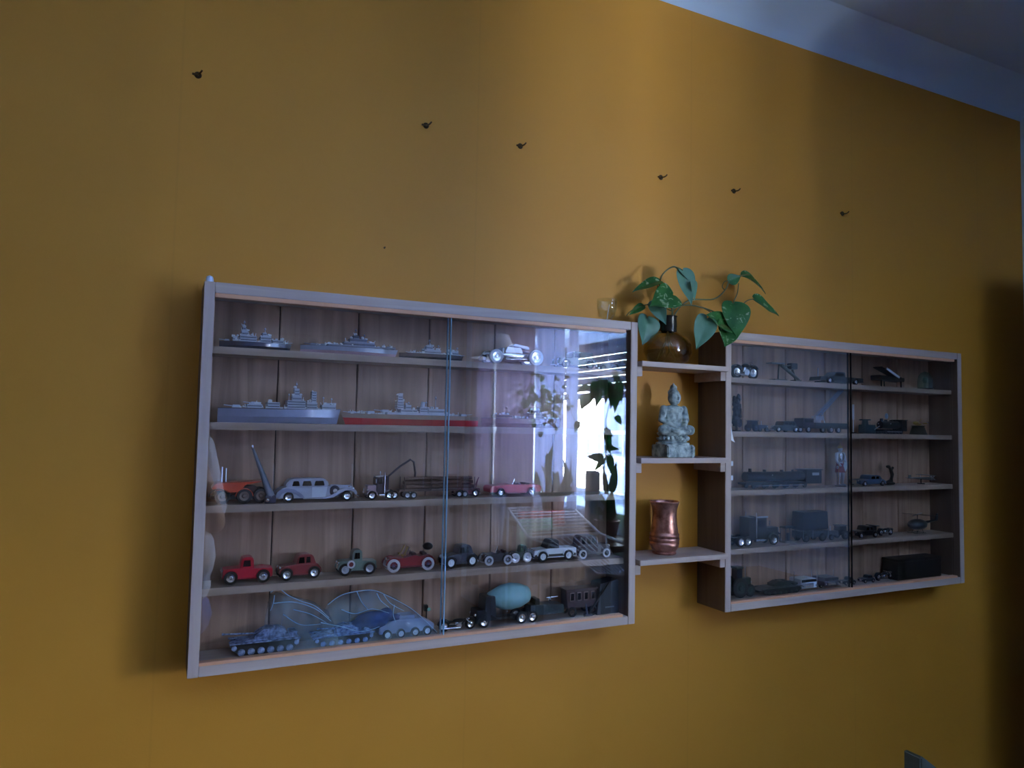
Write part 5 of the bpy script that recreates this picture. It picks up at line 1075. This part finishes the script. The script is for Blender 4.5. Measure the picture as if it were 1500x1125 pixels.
def big_truck():
    x0, x1, z = spot(2, 4, 1166, 1206); L = x1 - x0; c = thing('model_box_truck', "big near black model box truck with pale side posts behind the miniature lantern", 'model truck', ((x0 + x1) / 2, -.042, z), 0, G2)
    MB().box(-L * .48, L * .50, -.016, .016, .028, .070, tx=.003).build('box_body', M_black, c, bevel=.001); MB().box(-L * .5, L * .5, -.013, .013, .010, .025).build('cab', BG, c, bevel=.001)
    for u in (-.44, -.1, .46): MB().cyl((u * L, -.017, .008), (u * L, -.017, .030), .0012, n=8).build('side_post', mat('dim_steel', (110, 120, 134), .4, .6), c)
    for u in (-.3, .3):
        for s in (-1, 1): wheel(c, u * L, s * .013, .0095, .006, GR, front=s)
big_truck()
tractor('model_jeep', 'small model jeep with gleaming lamps left of the sliding door edge, right cabinet fourth shelf', 4, 1208, 1240, .034, GR, d=-1)
car('model_winged_car', "very dark model car with a rear wing on the right cabinet's fourth shelf", 2, 4, 1248, 1280, .028, 'coupe', BG, d=-1, group=G2, extra=lambda c, X, Z, W, L: MB().box(min(X(-.04), X(.12)), max(X(-.04), X(.12)), -W * .45, W * .45, Z(.95), Z(1.0)).box(min(X(.02), X(.05)), max(X(.02), X(.05)), -W * .3, W * .3, Z(.55), Z(.95)).build('rear_wing', BG, c))
motorbike('model_scooter', "tiny dim model scooter with two light points on the right cabinet's fourth shelf", 2, 4, 1286, 1308, .022, BG, group=G2)
heli('model_helicopter', "dim model helicopter with a pale blade on the right cabinet's fourth shelf", 2, 4, 1330, 1374, .050, BG)
# bottom shelf right
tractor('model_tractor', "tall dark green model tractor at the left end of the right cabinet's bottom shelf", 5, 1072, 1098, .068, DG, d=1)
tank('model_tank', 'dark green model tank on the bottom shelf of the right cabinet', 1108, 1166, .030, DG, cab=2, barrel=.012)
def truck_front(name, label, px0, px1, H, m):
    x0, x1, z = spot(2, 5, px0, px1, -.05); L = x1 - x0; c = thing(name, label, 'model truck', ((x0 + x1) / 2, -.046, z), 0, 'truck cabs facing the glass')
    MB().box(-L * .42, L * .42, -.014, .022, H * .16, H * .62, tx=.001).build('cab', m, c, bevel=.001)
    MB().box(-L * .38, L * .38, -.0150, -.012, H * .46, H * .60).build('windscreen', M_dark, c, bevel=.0003)
    MB().box(-L * .22, L * .22, -.0160, -.0130, H * .20, H * .42).build('grille', M_chrome, c, bevel=.0004)
    MB().box(-L * .46, L * .46, -.0175, -.0140, H * .08, H * .17).build('bumper', M_chrome, c, bevel=.0005)
    for s in (-1, 1):
        MB().cyl((s * L * .46, .004, H * .2), (s * L * .46, .004, H * .98), .0009, n=8).build('exhaust_stack', M_chrome, c); wheel(c, s * L * .34, 0, H * .13, .005, M_silver).rotation_euler = (0, 0, 0)
        MB().ball((s * L * .33, -.0155, H * .28), .0018).build('headlight', M_chrome, c, smooth=True)
    MB().box(-L * .3, L * .3, .022, .034, H * .1, H * .3).build('chassis', M_black, c)
truck_front('model_truck_cab', 'white fronted model truck cab with thin stacks on the bottom shelf of the right cabinet', 1166, 1194, .044, M_whitep)
truck_front('model_truck_cab', 'dim rosy model truck cab, right of the white fronted one', 1200, 1226, .040, paint('rosy_dark', (84, 70, 84)))
car('model_small_car', 'tiny near black model car at the sliding door edge, right cabinet bottom shelf', 2, 5, 1232, 1250, .018, 'coupe', M_black, d=-1, group=G2)
car('model_small_car', "tiny near black model car with a faint gleam, left of the tiny motorcycle", 2, 5, 1260, 1278, .018, 'coupe', BG, d=-1, group=G2)
motorbike('model_motorcycle', "tiny model motorcycle with a bright glint on the right cabinet's bottom shelf", 2, 5, 1281, 1310, .024, BG, group=G2)
x0_, x1_, z_ = spot(2, 5, 1304, 1372)
bb = thing('display_box', 'large near black box at the right end of the bottom shelf of the right cabinet', 'box', ((x0_ + x1_) / 2, -.040, z_))
MB().box(-(x1_ - x0_) / 2 + .003, (x1_ - x0_) / 2 - .010, -.022, .022, 0, .046).build('box_body', mat('black_box', (14, 16, 20), .5), bb, bevel=.001); MB().box(-(x1_ - x0_) / 2 + .002, (x1_ - x0_) / 2 - .009, -.023, .023, .046, .052).build('box_lid', mat('black_box_lid', (18, 20, 26), .5), bb, bevel=.001)

# ------------------------------------------------------------------ the room mirrored in the glass
# dark slanted furniture corner at the lower right
q = at(1336, 1104, -.25)
ch_ = thing('chair_back', 'dark grey slanted furniture corner at the lower right edge of the picture', 'chair', (q.x, -.25, 0))
zt_ = q.z
MB().prism([(0, 0.42), (0, zt_), (0.006, zt_ + .001), (0.33, zt_ - .22), (0.345, 0.42)], -.02, .02).build('backrest', mat('dark_grey_fabric', (92, 98, 92), .9), ch_, bevel=.005)
MB().box(0.0, .345, -.40, -.0205, .40, .46).build('seat', mat('dark_grey_fabric', (92, 98, 92), .9), ch_, bevel=.01)
for a in (.02, .32):
    for b_ in (-.37, -.04): MB().cyl((a, b_, 0), (a, b_, .40), .015, .02, 10).build('leg', M_black, ch_)

def drape(name, m, A, B_, ztop, zbot, nf, amp, seed=0, taper=None, th=0.002, parent=None, wave=1.0):
    """a hanging cloth between A and B_ (xy) with vertical folds"""
    rnd = random.Random(seed); A = Vector((A[0], A[1])); B_ = Vector((B_[0], B_[1])); d = (B_ - A); nrm = Vector((-d.y, d.x)).normalized(); NX = nf * 6; NZ = 8; vs = []; fs = []
    ph = [rnd.uniform(-.5, .5) for _ in range(NX + 1)]
    for j in range(NZ + 1):
        v = j / NZ; z = ztop + (zbot - ztop) * v; k = 1.0 if not taper else 1 - (1 - taper) * v
        for i in range(NX + 1):
            u = i / NX; uu = .5 + (u - .5) * k; p = A + d * uu + nrm * (math.sin(u * nf * 2 * PI + ph[i] * .3) * amp * (.6 + .4 * v))
            vs.append((p.x, p.y, z + (rnd.uniform(-1, 1) * .004 if j == NZ else 0)))
    for j in range(NZ):
        for i in range(NX): a = j * (NX + 1) + i; fs.append((a, a + 1, a + NX + 2, a + NX + 1))
    o = MB().add(vs, fs).build(name, m, parent, smooth=True, ang=180); s_ = o.modifiers.new('t', 'SOLIDIFY'); s_.thickness = th
    return o
M_sheer = mat('sheer_white_curtain', (196, 202, 226), .8, trans=.5, var=.05)
M_greyc = mat('grey_shading_curtain', (120, 124, 140), .9, var=.1)
y_a = mirx(786, 650, XR - .12).y; y_b = mirx(825, 650, XR - .12).y
o = drape('sheer_curtain', M_sheer, (XR - .11, mirx(833, 650, XR - .11).y), (XR - .11, mirx(846, 650, XR - .11).y), 2.30, .35, 2, .012, 12, th=.0008); tag(o, 'narrow strip of sheer curtain right beside the bright window in the glass reflection', 'curtain')
o = drape('sheer_curtain', M_sheer, (XR - .12, y_a), (XR - .12, y_b), 2.30, .35, 7, .018, 2, th=.0008); tag(o, 'bluish white sheer curtain left of the bright window in the glass reflection', 'curtain')
def miry(px, py, Y):
    d = ray(px, py); P = CAM + d * ((YG - CAM.y) / d.y); q = Vector((d.x, -d.y, d.z)); return P + q * ((Y - P.y) / q.y)
M_pinkc = mat('dusky_pink_curtain2', (226, 150, 178), .8, trans=.35, var=.12)
YP = -3.8
pk = thing('pink_curtain', 'dusky pink curtain gathered to a point in the glass reflection', 'curtain', (miry(760, 650, YP).x, YP, 1.9))
def pinkpart(p0, p1, ptop, pbot, tp, seed, yy):
    o = drape('curtain_length', M_pinkc, (miry(p0, 650, yy).x, yy), (miry(p1, 650, yy).x, yy), miry(760, ptop, yy).z, miry(760, pbot, yy).z, 4, .012, seed, taper=tp, th=.0008); o.parent = pk; o.matrix_parent_inverse = Matrix.Translation(-Vector(pk.location))
pinkpart(752, 784, 612, 716, .25, 4, YP); pinkpart(742, 762, 612, 738, .8, 5, YP - .04)
bar = MB().cyl(miry(738, 607, YP), (miry(818, 607, YP).x, YP, miry(738, 607, YP).z), .008, n=10)
tag(bar.build('curtain_rail', M_whitep, smooth=True), 'white rail over the pink curtain in the glass reflection', 'rail')
o = drape('shading_curtain', M_greyc, (XR - .02, -1.70), (XR - .33, -1.73), 2.35, .2, 5, .02, 6, th=.002); tag(o, 'grey curtain added beside the window, pulled out to shade the right corner', 'curtain')  # unseen curtain, added to keep window light off the right corner
M_lil = mat('lilac_curtain', (160, 152, 174), .8, trans=.45, var=.12)
o = drape('lilac_curtain', M_lil, (XR - .06, mirx(782, 650, XR - .06).y), (XR - .06, -4.42), 2.34, .2, 9, .02, 21, th=.0008); tag(o, "wide dim lilac curtain over the far part of the window in the glass reflection", 'curtain')
# plants by the window
M_terra = mat('plum_brown_pot', (96, 50, 58), .5)
def plant_leaf(par, b, t, wd, nrm, m, fold=.2, curl=.15):
    vs, fs = leaf_bm(b, t, wd, nrm, fold, curl); o = par.location
    lf = MB().add([v - Vector(o) for v in vs], fs).build('leaf', m, par, smooth=True); q = lf.modifiers.new('t', 'SOLIDIFY'); q.thickness = .001
# trailing plant in front of the window
tp = thing('trailing_plant', 'trailing dark leaved plant in front of the bright window in the glass reflection', 'plant', mir(896, 600, 2.5) * 1.0)
def mstem(par, pts, r=.004, m=None):
    P = [mir(*q) - Vector(par.location) for q in pts]; MB().tube(P, r, 7).build('stem', m or M_stem, par, smooth=True)
mstem(tp, [(906, 545, 2.5), (897, 580, 2.5), (888, 615, 2.5), (890, 650, 2.5), (886, 690, 2.5), (890, 720, 2.5)], .003)
mstem(tp, [(880, 560, 2.5), (900, 555, 2.5), (912, 580, 2.5)], .003)
mstem(tp, [(833, 578, 2.6), (838, 605, 2.6), (846, 622, 2.6), (850, 612, 2.6)], .002)
mstem(tp, [(852, 566, 2.6), (866, 560, 2.5), (885, 558, 2.5)], .002)
for (a, b_, wd) in [((866, 578), (854, 598), .07), ((873, 560), (868, 585), .07), ((884, 556), (878, 580), .07), ((893, 560), (888, 590), .07), ((900, 566), (896, 598), .07), ((880, 572), (874, 596), .06), ((904, 578), (902, 604), .06),
                    ((848, 618), (843, 634), .05), ((888, 628), (900, 640), .04), ((890, 632), (896, 668), .06), ((888, 655), (908, 658), .05), ((884, 672), (862, 668), .07), ((885, 672), (872, 690), .05), ((893, 668), (900, 700), .06), ((904, 610), (912, 622), .05),
                    ((862, 565), (846, 574), .05), ((856, 580), (852, 600), .05), ((900, 545), (910, 560), .05), ((908, 560), (912, 590), .06)]:
    s_ = 2.5 if a[0] > 860 else 2.6
    plant_leaf(tp, mir(a[0], a[1], s_), mir(b_[0], b_[1], s_ - .03), wd * .72, (-.5, .85, .2), L_d)
# bushy plant left of the window
rd = random.Random(11)
bpn = thing('bushy_plant', 'bushy fine leaved plant above the pink curtain in the glass reflection', 'plant', mir(800, 620, 2.9))
mstem(bpn, [(812, 625, 2.9), (806, 600, 2.9), (798, 575, 2.9)], .004); mstem(bpn, [(812, 625, 2.9), (788, 605, 2.9), (770, 595, 2.9)], .003); mstem(bpn, [(812, 625, 2.9), (822, 600, 2.9), (826, 575, 2.9)], .003)
L_m = leaf_mat('mid_leaf', (66, 110, 72), (40, 76, 52), None, .4)
for i in range(90):
    px = 800 + rd.gauss(0, 22); py = 588 + rd.gauss(0, 17)
    if px > 840 or px < 742: continue
    s_ = 2.9 + rd.uniform(-.12, .12); b_ = mir(px, py, s_); a = rd.uniform(0, 6.28); L_ = rd.uniform(.03, .06)
    plant_leaf(bpn, b_, b_ + Vector((math.cos(a) * L_ * .6, math.sin(a) * L_ * .4, -abs(math.sin(a)) * L_ * .8 + .01)), L_ * .6, (-.5, .85, .2), L_m)
# snake plant
sp_ = thing('snake_plant', 'snake plant with tall pointed leaves before the sheer curtain in the glass reflection', 'plant', mir(812, 730, 3.0))
L_s = leaf_mat('snake_leaf', (90, 124, 104), (46, 78, 66), (150, 170, 140), .25)
def blade(par, b, t, wd, m, lean=.06):
    b = Vector(b); t = Vector(t); d = t - b; vs = []; fs = []; sd = d.cross(Vector((-.5, .86, 0))).normalized(); nn = sd.cross(d).normalized(); k = 9
    for i in range(k):
        u = i / (k - 1); w_ = wd * (.55 + .9 * u - 1.42 * u ** 3 + .0) if u < .98 else .002; c = b + d * u + sd * lean * math.sin(u * 3) * .3 + nn * .01 * math.sin(u * 5)
        for q in (-1, 0, 1): vs.append(c + sd * q * w_ * .5 - nn * (.25 * w_ if q == 0 else 0) - Vector(par.location))
    for i in range(k - 1):
        for q in range(2): a = i * 3 + q; fs.append((a, a + 1, a + 4, a + 3))
    o = MB().add(vs, fs).build('leaf', m, par, smooth=True); z_ = o.modifiers.new('t', 'SOLIDIFY'); z_.thickness = .003
for (b_, t, wd) in [((806, 728), (812, 650), .05), ((800, 728), (792, 682), .05), ((812, 728), (824, 672), .05), ((816, 728), (836, 666), .04), ((820, 728), (838, 692), .04), ((808, 728), (802, 662), .05), ((814, 728), (818, 690), .05), ((796, 728), (786, 690), .045), ((804, 728), (808, 690), .05), ((822, 728), (830, 705), .05)]:
    blade(sp_, mir(b_[0], b_[1], 3.0), mir(t[0], t[1], 3.0), wd, L_s, rd.uniform(-.2, .2))
pb = mir(811, 728, 3.0)
MB().lathe([(0, 0), (.055, 0), (.068, .13), (.072, .16), (.064, .16), (.06, .15), (0, .15)], n=24).build('pot', M_terra, sp_, smooth=True, loc=(pb.x - sp_.location.x, pb.y - sp_.location.y, pb.z - sp_.location.z - .16))
# plant stand table before the window
tb = thing('plant_table', 'dark wooden table before the window carrying the pots', 'table', (2.08, -2.50, 0))
tz = pb.z - .162
MB().box(-.18, .13, -.60, .62, tz - .03, tz).build('tabletop', M_floor, tb, bevel=.004)
for a in (-.13, .11):
    for b_ in (-.56, .58): MB().box(a - .02, a + .02, b_ - .02, b_ + .02, 0, tz - .031).build('leg', M_floor, tb)
# round pot with paddle leaves, right in the reflection
pp = mir(890, 800, 2.35)
pt = thing('paddle_plant', 'paddle leaved plant in a plum brown pot in the glass reflection', 'plant', (pp.x, pp.y, tz + .001))
ptop = mir(890, 762, 2.35).z
MB().lathe([(0, 0), (.045, 0), (.062, ptop - tz - .02), (.068, ptop - tz), (.058, ptop - tz), (.055, ptop - tz - .02), (0, ptop - tz - .02)], n=28).build('pot', M_terra, pt, smooth=True)
for (a, b_, wd, mm) in [((884, 760), (882, 722), .07, L_d), ((892, 760), (898, 716), .07, L_d), ((898, 760), (896, 728), .05, M_whitep), ((886, 760), (878, 730), .05, M_whitep), ((890, 722), (884, 680), .03, L_d), ((898, 718), (904, 676), .045, L_d)]:
    plant_leaf(pt, mir(a[0], a[1], 2.35), mir(b_[0], b_[1], 2.35), wd, (-.5, .85, .1), mm, .15, .05)
# tall dark box with a green edge
b0 = mirz(868, 757, 1.005); bt = mir(868, 690, 2.9)
jb = thing('green_bottle', 'tall dark carton with a bright green side before the window in the glass reflection', 'carton', (b0.x - .12, b0.y + .2, tz + .001))
hh_ = mir(868, 690, 2.55).z - tz
MB().box(-.028, .028, -.03, .03, 0, hh_).build('carton_body', mat('dark_teal_carton', (44, 84, 100), .4), jb, bevel=.003)
MB().box(.0285, .031, -.03, .03, .02, hh_ - .01).build('green_side', mat('bright_green_card', (120, 190, 60), .5, trans=.3), jb)
pq = mir(868, 750, 2.55); jb.location = (pq.x, pq.y, tz + .001); jb.name = 'tall_carton'
# drying rack
ZR = 0.98
A1, A2, B1, B2 = [mirz(*q, ZR) for q in ((745, 745), (838, 742), (776, 789), (880, 782))]
dr = thing('drying_rack', 'white wire clothes drying rack in the glass reflection', 'drying rack', (B1.x, B1.y, 0))
M_wire = mat('white_wire', (226, 234, 250), .35, var=.03)
off = Vector(dr.location)
def rod(a, b_, r, nm): return MB().cyl(Vector(a) - off, Vector(b_) - off, r, n=8).build(nm, M_wire, dr, smooth=True)
rod(A1, A2, .007, 'frame_tube'); rod(B1, B2, .008, 'frame_tube'); rod(A1, B1, .007, 'frame_tube'); rod(A2, B2, .007, 'frame_tube')
for i in range(1, 9): t = i / 9; rod(A1.lerp(B1, t), A2.lerp(B2, t), .0032, 'line_wire')
C2 = mir(914, 796, 1.35); C1 = mir(838, 822, 1.35); C3 = mir(878, 842, 1.15); C4 = mir(930, 846, 1.15)
rod(B2, C2, .007, 'frame_tube'); rod(B1, mir(832, 806, 1.6), .005, 'frame_tube'); rod(mir(832, 806, 1.6), C3, .004, 'frame_tube'); rod(C3, C4, .005, 'frame_tube')
for i in range(1, 9): t = i / 9; rod(B1.lerp(B2, .15 + .8 * t), C3.lerp(C4, .1 + .85 * t), .0026, 'line_wire')
rod(mir(888, 785, 2.0), mir(900, 848, 1.7), .006, 'wing_stay')
for P_ in (A1, A2, B1, B2): rod(P_, (P_.x, P_.y, 0.0), .008, 'leg')
def hang(nm, lb, m, a, b_, ztop, drop, seed):
    o = drape(nm, m, (a.x, a.y), (b_.x, b_.y), ztop, ztop - drop, 5, .016, seed, th=.0015); tag(o, lb, 'laundry', 'laundry on the drying rack'); return o
zz_ = ZR + .010
hang('lace_cloth', 'white lace cloth over the far rail of the drying rack in the reflection', M_whitep, A1.lerp(A2, .12), A1.lerp(A2, .66), zz_, .06, 1)
u1 = A1.lerp(B1, .20); u2 = A2.lerp(B2, .20)
hang('red_cloth', 'red cloth hanging on the drying rack in the reflection', mat('red_cotton', (250, 70, 104), .85, trans=.5), u1.lerp(u2, .10), u1.lerp(u2, .82), zz_ - .004, .22, 2)
u1 = A1.lerp(B1, .50); u2 = A2.lerp(B2, .50)
hang('mint_cloth', 'mint green cloth hanging on the drying rack in the reflection', mat('mint_cotton', (214, 255, 238), .85, trans=.5), u1.lerp(u2, .0), u1.lerp(u2, .52), zz_ - .004, .20, 3)
u1 = A1.lerp(B1, .86); u2 = A2.lerp(B2, .86)
hang('navy_cloth', 'dark navy cloth hanging on the near wires of the drying rack in the reflection', mat('navy_cotton', (36, 44, 96), .85), u1.lerp(u2, .10), u1.lerp(u2, .86), zz_ - .004, .25, 4)
ws = [mir(722, 725, 2.6), mir(743, 725, 2.6)]
o = drape('white_shirt', mat('pale_blue_cotton', (190, 206, 240), .85, trans=.3), (ws[0].x, ws[0].y), (ws[1].x, ws[1].y), ws[0].z, mir(730, 800, 2.6).z, 3, .015, 9, taper=.5, th=.002); tag(o, 'pale blue white shirt hanging left of the drying rack in the reflection', 'laundry', 'laundry on the drying rack')
hg = thing('coat_hanger', 'white wire coat hanger hanging from the drying rack in the reflection', 'hanger', mir(768, 815, 1.7))
P_ = [mir(*q) - Vector(hg.location) for q in ((770, 800, 1.7), (768, 808, 1.7), (760, 822, 1.7), (758, 838, 1.7), (776, 828, 1.7), (778, 815, 1.7), (773, 810, 1.7), (768, 808, 1.7))]
MB().tube(P_, .0035, 7).build('hanger_wire', M_wire, hg, smooth=True)
# unseen dark furniture added to shade the right corner and darken the right pane
sb_ = thing('added_cupboard', 'tall walnut block added to shade the right corner and darken the right cabinet glass', 'added_cupboard', (2.17, -.37, 0))
MB().box(-.115, .12, -.23, .21, .06, 1.96).build('carcass', mat('dark_walnut', (46, 34, 30), .5), sb_, bevel=.004)
MB().box(-.12, .12, -.24, .22, 1.961, 1.99).build('top', mat('dark_walnut', (46, 34, 30), .5), sb_, bevel=.003)
for a in (-.225, -.005): MB().box(-.128, -.1155, a, a + .212, .08, 1.94).build('door', mat('dark_walnut_door', (54, 40, 34), .5), sb_, bevel=.003)
for a in (-.09, .09):
    for b_ in (-.20, .18): MB().box(a - .02, a + .02, b_ - .02, b_ + .02, 0, .059).build('leg', mat('dark_walnut', (46, 34, 30), .5), sb_)
lb_ = thing('added_low_chest', 'low dark chest, unseen, added to shade the lower right wall', 'chest', (2.02, -.98, 0))  # unseen chest added to block window light from the lower right wall
MB().box(-.27, .27, -.26, .26, .05, .88).build('carcass', mat('dark_walnut', (46, 34, 30), .5), lb_, bevel=.004)
MB().box(-.28, .27, -.27, .27, .881, .90).build('top', mat('dark_walnut', (46, 34, 30), .5), lb_, bevel=.003)
for k in range(3): dq = MB().box(-.284, -.2705, -.25, .25, .08 + k * .265, .33 + k * .265).build('drawer', mat('dark_walnut_door', (54, 40, 34), .5), lb_, bevel=.003); MB().cyl((-.292, -.05, .21 + k * .265), (-.292, .05, .21 + k * .265), .006, n=8).build('handle', M_gold, dq)
for a in (-.23, .23):
    for b_ in (-.22, .22): MB().box(a - .02, a + .02, b_ - .02, b_ + .02, 0, .049).build('leg', mat('dark_walnut', (46, 34, 30), .5), lb_)
# wardrobe and door frame on the far side
wb_x0, wb_x1 = mir(300, 700, 4.6).x, mir(650, 700, 4.7).x
wd_ = thing('wardrobe', 'tall brown wardrobe with four doors, faintly mirrored in the left cabinet glass', 'wardrobe', (wb_x0, YB + .02, 0))
M_ward = wood('brown_wardrobe', (92, 74, 68), (78, 62, 58), 'z', 4, .5)
MB().box(0, wb_x1 - wb_x0 + .02, .0, .58, 0, 2.1).build('carcass', mat('dark_gap', (24, 18, 18), .8), wd_)
cuts = [wb_x0] + [mir(px, 700, 4.3).x for px in (405, 518, 626)] + [wb_x1 + .02]
for a, b_ in zip(cuts, cuts[1:]):
    dd = MB().box(a + .006 - wb_x0, b_ - .006 - wb_x0, .581, .60, .05, 2.08).build('door', M_ward, wd_, bevel=.003); MB().cyl((b_ - .06 - wb_x0, .625, 1.0), (b_ - .06 - wb_x0, .625, 1.18), .006, n=8).build('handle', M_silver, dd, smooth=True)
dj = mir(721, 700, 3.6)
pl = thing('floor_lamp', "grey standing lamp with a round knob, mirrored as a pale upright line", 'lamp', (dj.x, dj.y, 0))
MB().cyl((0, 0, .02), (0, 0, mir(721, 520, 3.6).z), .015, n=12).build('pole', mat('grey_pole', (170, 170, 182), .5), pl, smooth=True); MB().cyl((0, 0, 0), (0, 0, .02), .14, n=28).build('base', M_whitep, pl, smooth=True)
MB().ball((0, 0, mir(721, 628, 3.6).z), .028).build('knob', M_whitep, pl, smooth=True)
MB().lathe([(.16, 0), (.10, .16), (.098, .16), (.158, 0)], n=24).build('lamp_shade', mat('grey_shade', (130, 130, 140), .8), pl, smooth=True, loc=(0, 0, mir(721, 520, 3.6).z - .02))

# ------------------------------------------------------------------ the photographer, mirrored at the left edge of the glass
R3 = Vector((0.9, -0.435, 0)).normalized(); F3 = Vector((0.435, 0.9, 0)).normalized()
base = Vector((CAM.x, CAM.y, 0)) - F3 * .36 - R3 * .0
pe = thing('person', "person in pale grey shirt and blue jeans holding up a phone, mirrored in the glass", 'person', (base.x, base.y, 0))
def W(r_, f_, z): return R3 * r_ + F3 * f_ + Vector((0, 0, z))
sk = mat('skin', (206, 158, 138), .5, var=.06); shirt = mat('pale_lilac_shirt', (222, 224, 244), .85, var=.08); jeans = mat('blue_jeans', (104, 132, 214), .85, var=.2, scale=80); hair = mat('brown_hair', (58, 42, 34), .7, var=.3)
b_ = MB()
V = lambda r_, f_, z: W(r_ + .12, f_, z)
U = lambda r_, f_, z: W(r_ + .06, f_, z)
hc = U(0, .0, 1.60)
b_.ball(hc, .074, .090, .112, 16, 12); b_.ball(U(0, .088, 1.585), .011, .011, .014); b_.ball(U(0, .03, 1.53), .05, .05, .04)
b_.cyl(V(0, -.02, 1.36), U(0, -.005, 1.52), .054, .050, 14)
for s in (-1, 1):
    b_.ball(U(s * .076, .0, 1.595), .010, .016, .026)
    sh_ = V(s * .175, -.02, 1.38); el = V(s * .19, .09, 1.12); wr_ = W(s * .100, .300, 1.435)
    b_.cap(sh_, el, .050, .040); b_.cap(el, wr_, .040, .026); pc = W(s * .092, .330, 1.470); b_.cap(wr_, pc, .026, .030)
    hip = V(s * .09, -.02, .90); kn = V(s * .10, .0, .48); an = V(s * .105, -.03, .09)
    b_.cap(hip, kn, .085, .055); b_.cap(kn, an, .054, .036); b_.cap(V(s * .105, -.04, .04), V(s * .12, .13, .03), .036, .028)
    # fingers behind the phone, thumb in front of it
    for k, L_ in enumerate((.040, .045, .042, .034)):
        z_ = 1.505 - k * .019; p0 = W(s * .090, .340, z_ - .01); p1 = W(s * .086, .362, z_); p2 = W(s * (.086 - L_), .368, z_ + .002)
        b_.cap(p0, p1, .0085, .008, 8); b_.cap(p1, p2, .008, .0065, 8)
    b_.cap(W(s * .088, .325, 1.452), W(s * .070, .330, 1.458), .010, .009, 8); b_.cap(W(s * .070, .330, 1.458), W(s * .048, .333, 1.466), .0088, .007, 8)
b_.ball(V(0, -.02, 1.24), .15, .10, .20); b_.ball(V(0, -.02, 1.02), .14, .10, .16); b_.ball(V(0, -.02, .94), .155, .105, .11); b_.ball(V(0, -.02, 1.38), .17, .07, .06)
def orient(mb): return mb
body = b_.build('body', sk, pe, remesh=.0075, sm=2)
s_ = MB()
for s in (-1, 1):
    sh_ = V(s * .175, -.02, 1.38); el = V(s * .19, .09, 1.12); s_.cap(sh_, sh_.lerp(el, .80), .062, .056)
s_.ball(V(.085, -.0, 1.00), .150, .125, .16); s_.ball(V(.05, -.0, .90), .17, .125, .10); s_.ball(V(0, -.02, 1.24), .165, .118, .21); s_.ball(V(0, -.02, 1.00), .170, .122, .18); s_.ball(V(0, -.02, 1.385), .178, .080, .062); s_.cyl(V(0, -.02, .84), V(0, -.02, 1.1), .175, .165, 24)
s_.build('shirt', shirt, pe, remesh=.009, sm=3)
j_ = MB()
for s in (-1, 1):
    hip = V(s * .09, -.02, .86); kn = V(s * .10, .0, .48); an = V(s * .105, -.03, .11); j_.cap(hip, kn, .102, .070); j_.cap(kn, an, .070, .056)
j_.ball(V(.04, -.0, .80), .185, .120, .13); j_.ball(V(0, -.02, .90), .172, .122, .11); j_.build('jeans', jeans, pe, remesh=.009, sm=2)
h_ = MB(); h_.ball(U(0, -.012, 1.635), .084, .098, .092, 16, 12); h_.ball(U(0, -.045, 1.58), .078, .06, .09); h_.build('hair', hair, pe, remesh=.008, sm=2)
for s in (-1, 1):
    MB().ball(U(s * .030, .078, 1.605), .012, .010, .008).build('eye', M_whitep, pe, smooth=True); MB().ball(U(s * .030, .087, 1.605), .005, .004, .005).build('iris', M_black, pe, smooth=True)
    MB().cap(V(s * .105, -.05, .045), V(s * .122, .14, .035), .048, .038, 14).build('shoe', mat('grey_shoe', (90, 90, 100), .7), pe, smooth=True)
MB().ball(U(0, .080, 1.555), .022, .012, .005).build('lips', mat('lips', (170, 96, 92), .5), pe, smooth=True)
ph_c = CAM - FWD * .012
ph = thing('phone', 'black phone held up by the person', 'phone', ph_c); ph.rotation_euler = cam.matrix_world.to_euler()
MB().box(-.078, .078, -.037, .037, -.002, .006).build('phone_body', M_black, ph, bevel=.002); MB().box(-.074, .074, -.034, .034, .0062, .0068).build('phone_screen', M_dark, ph)
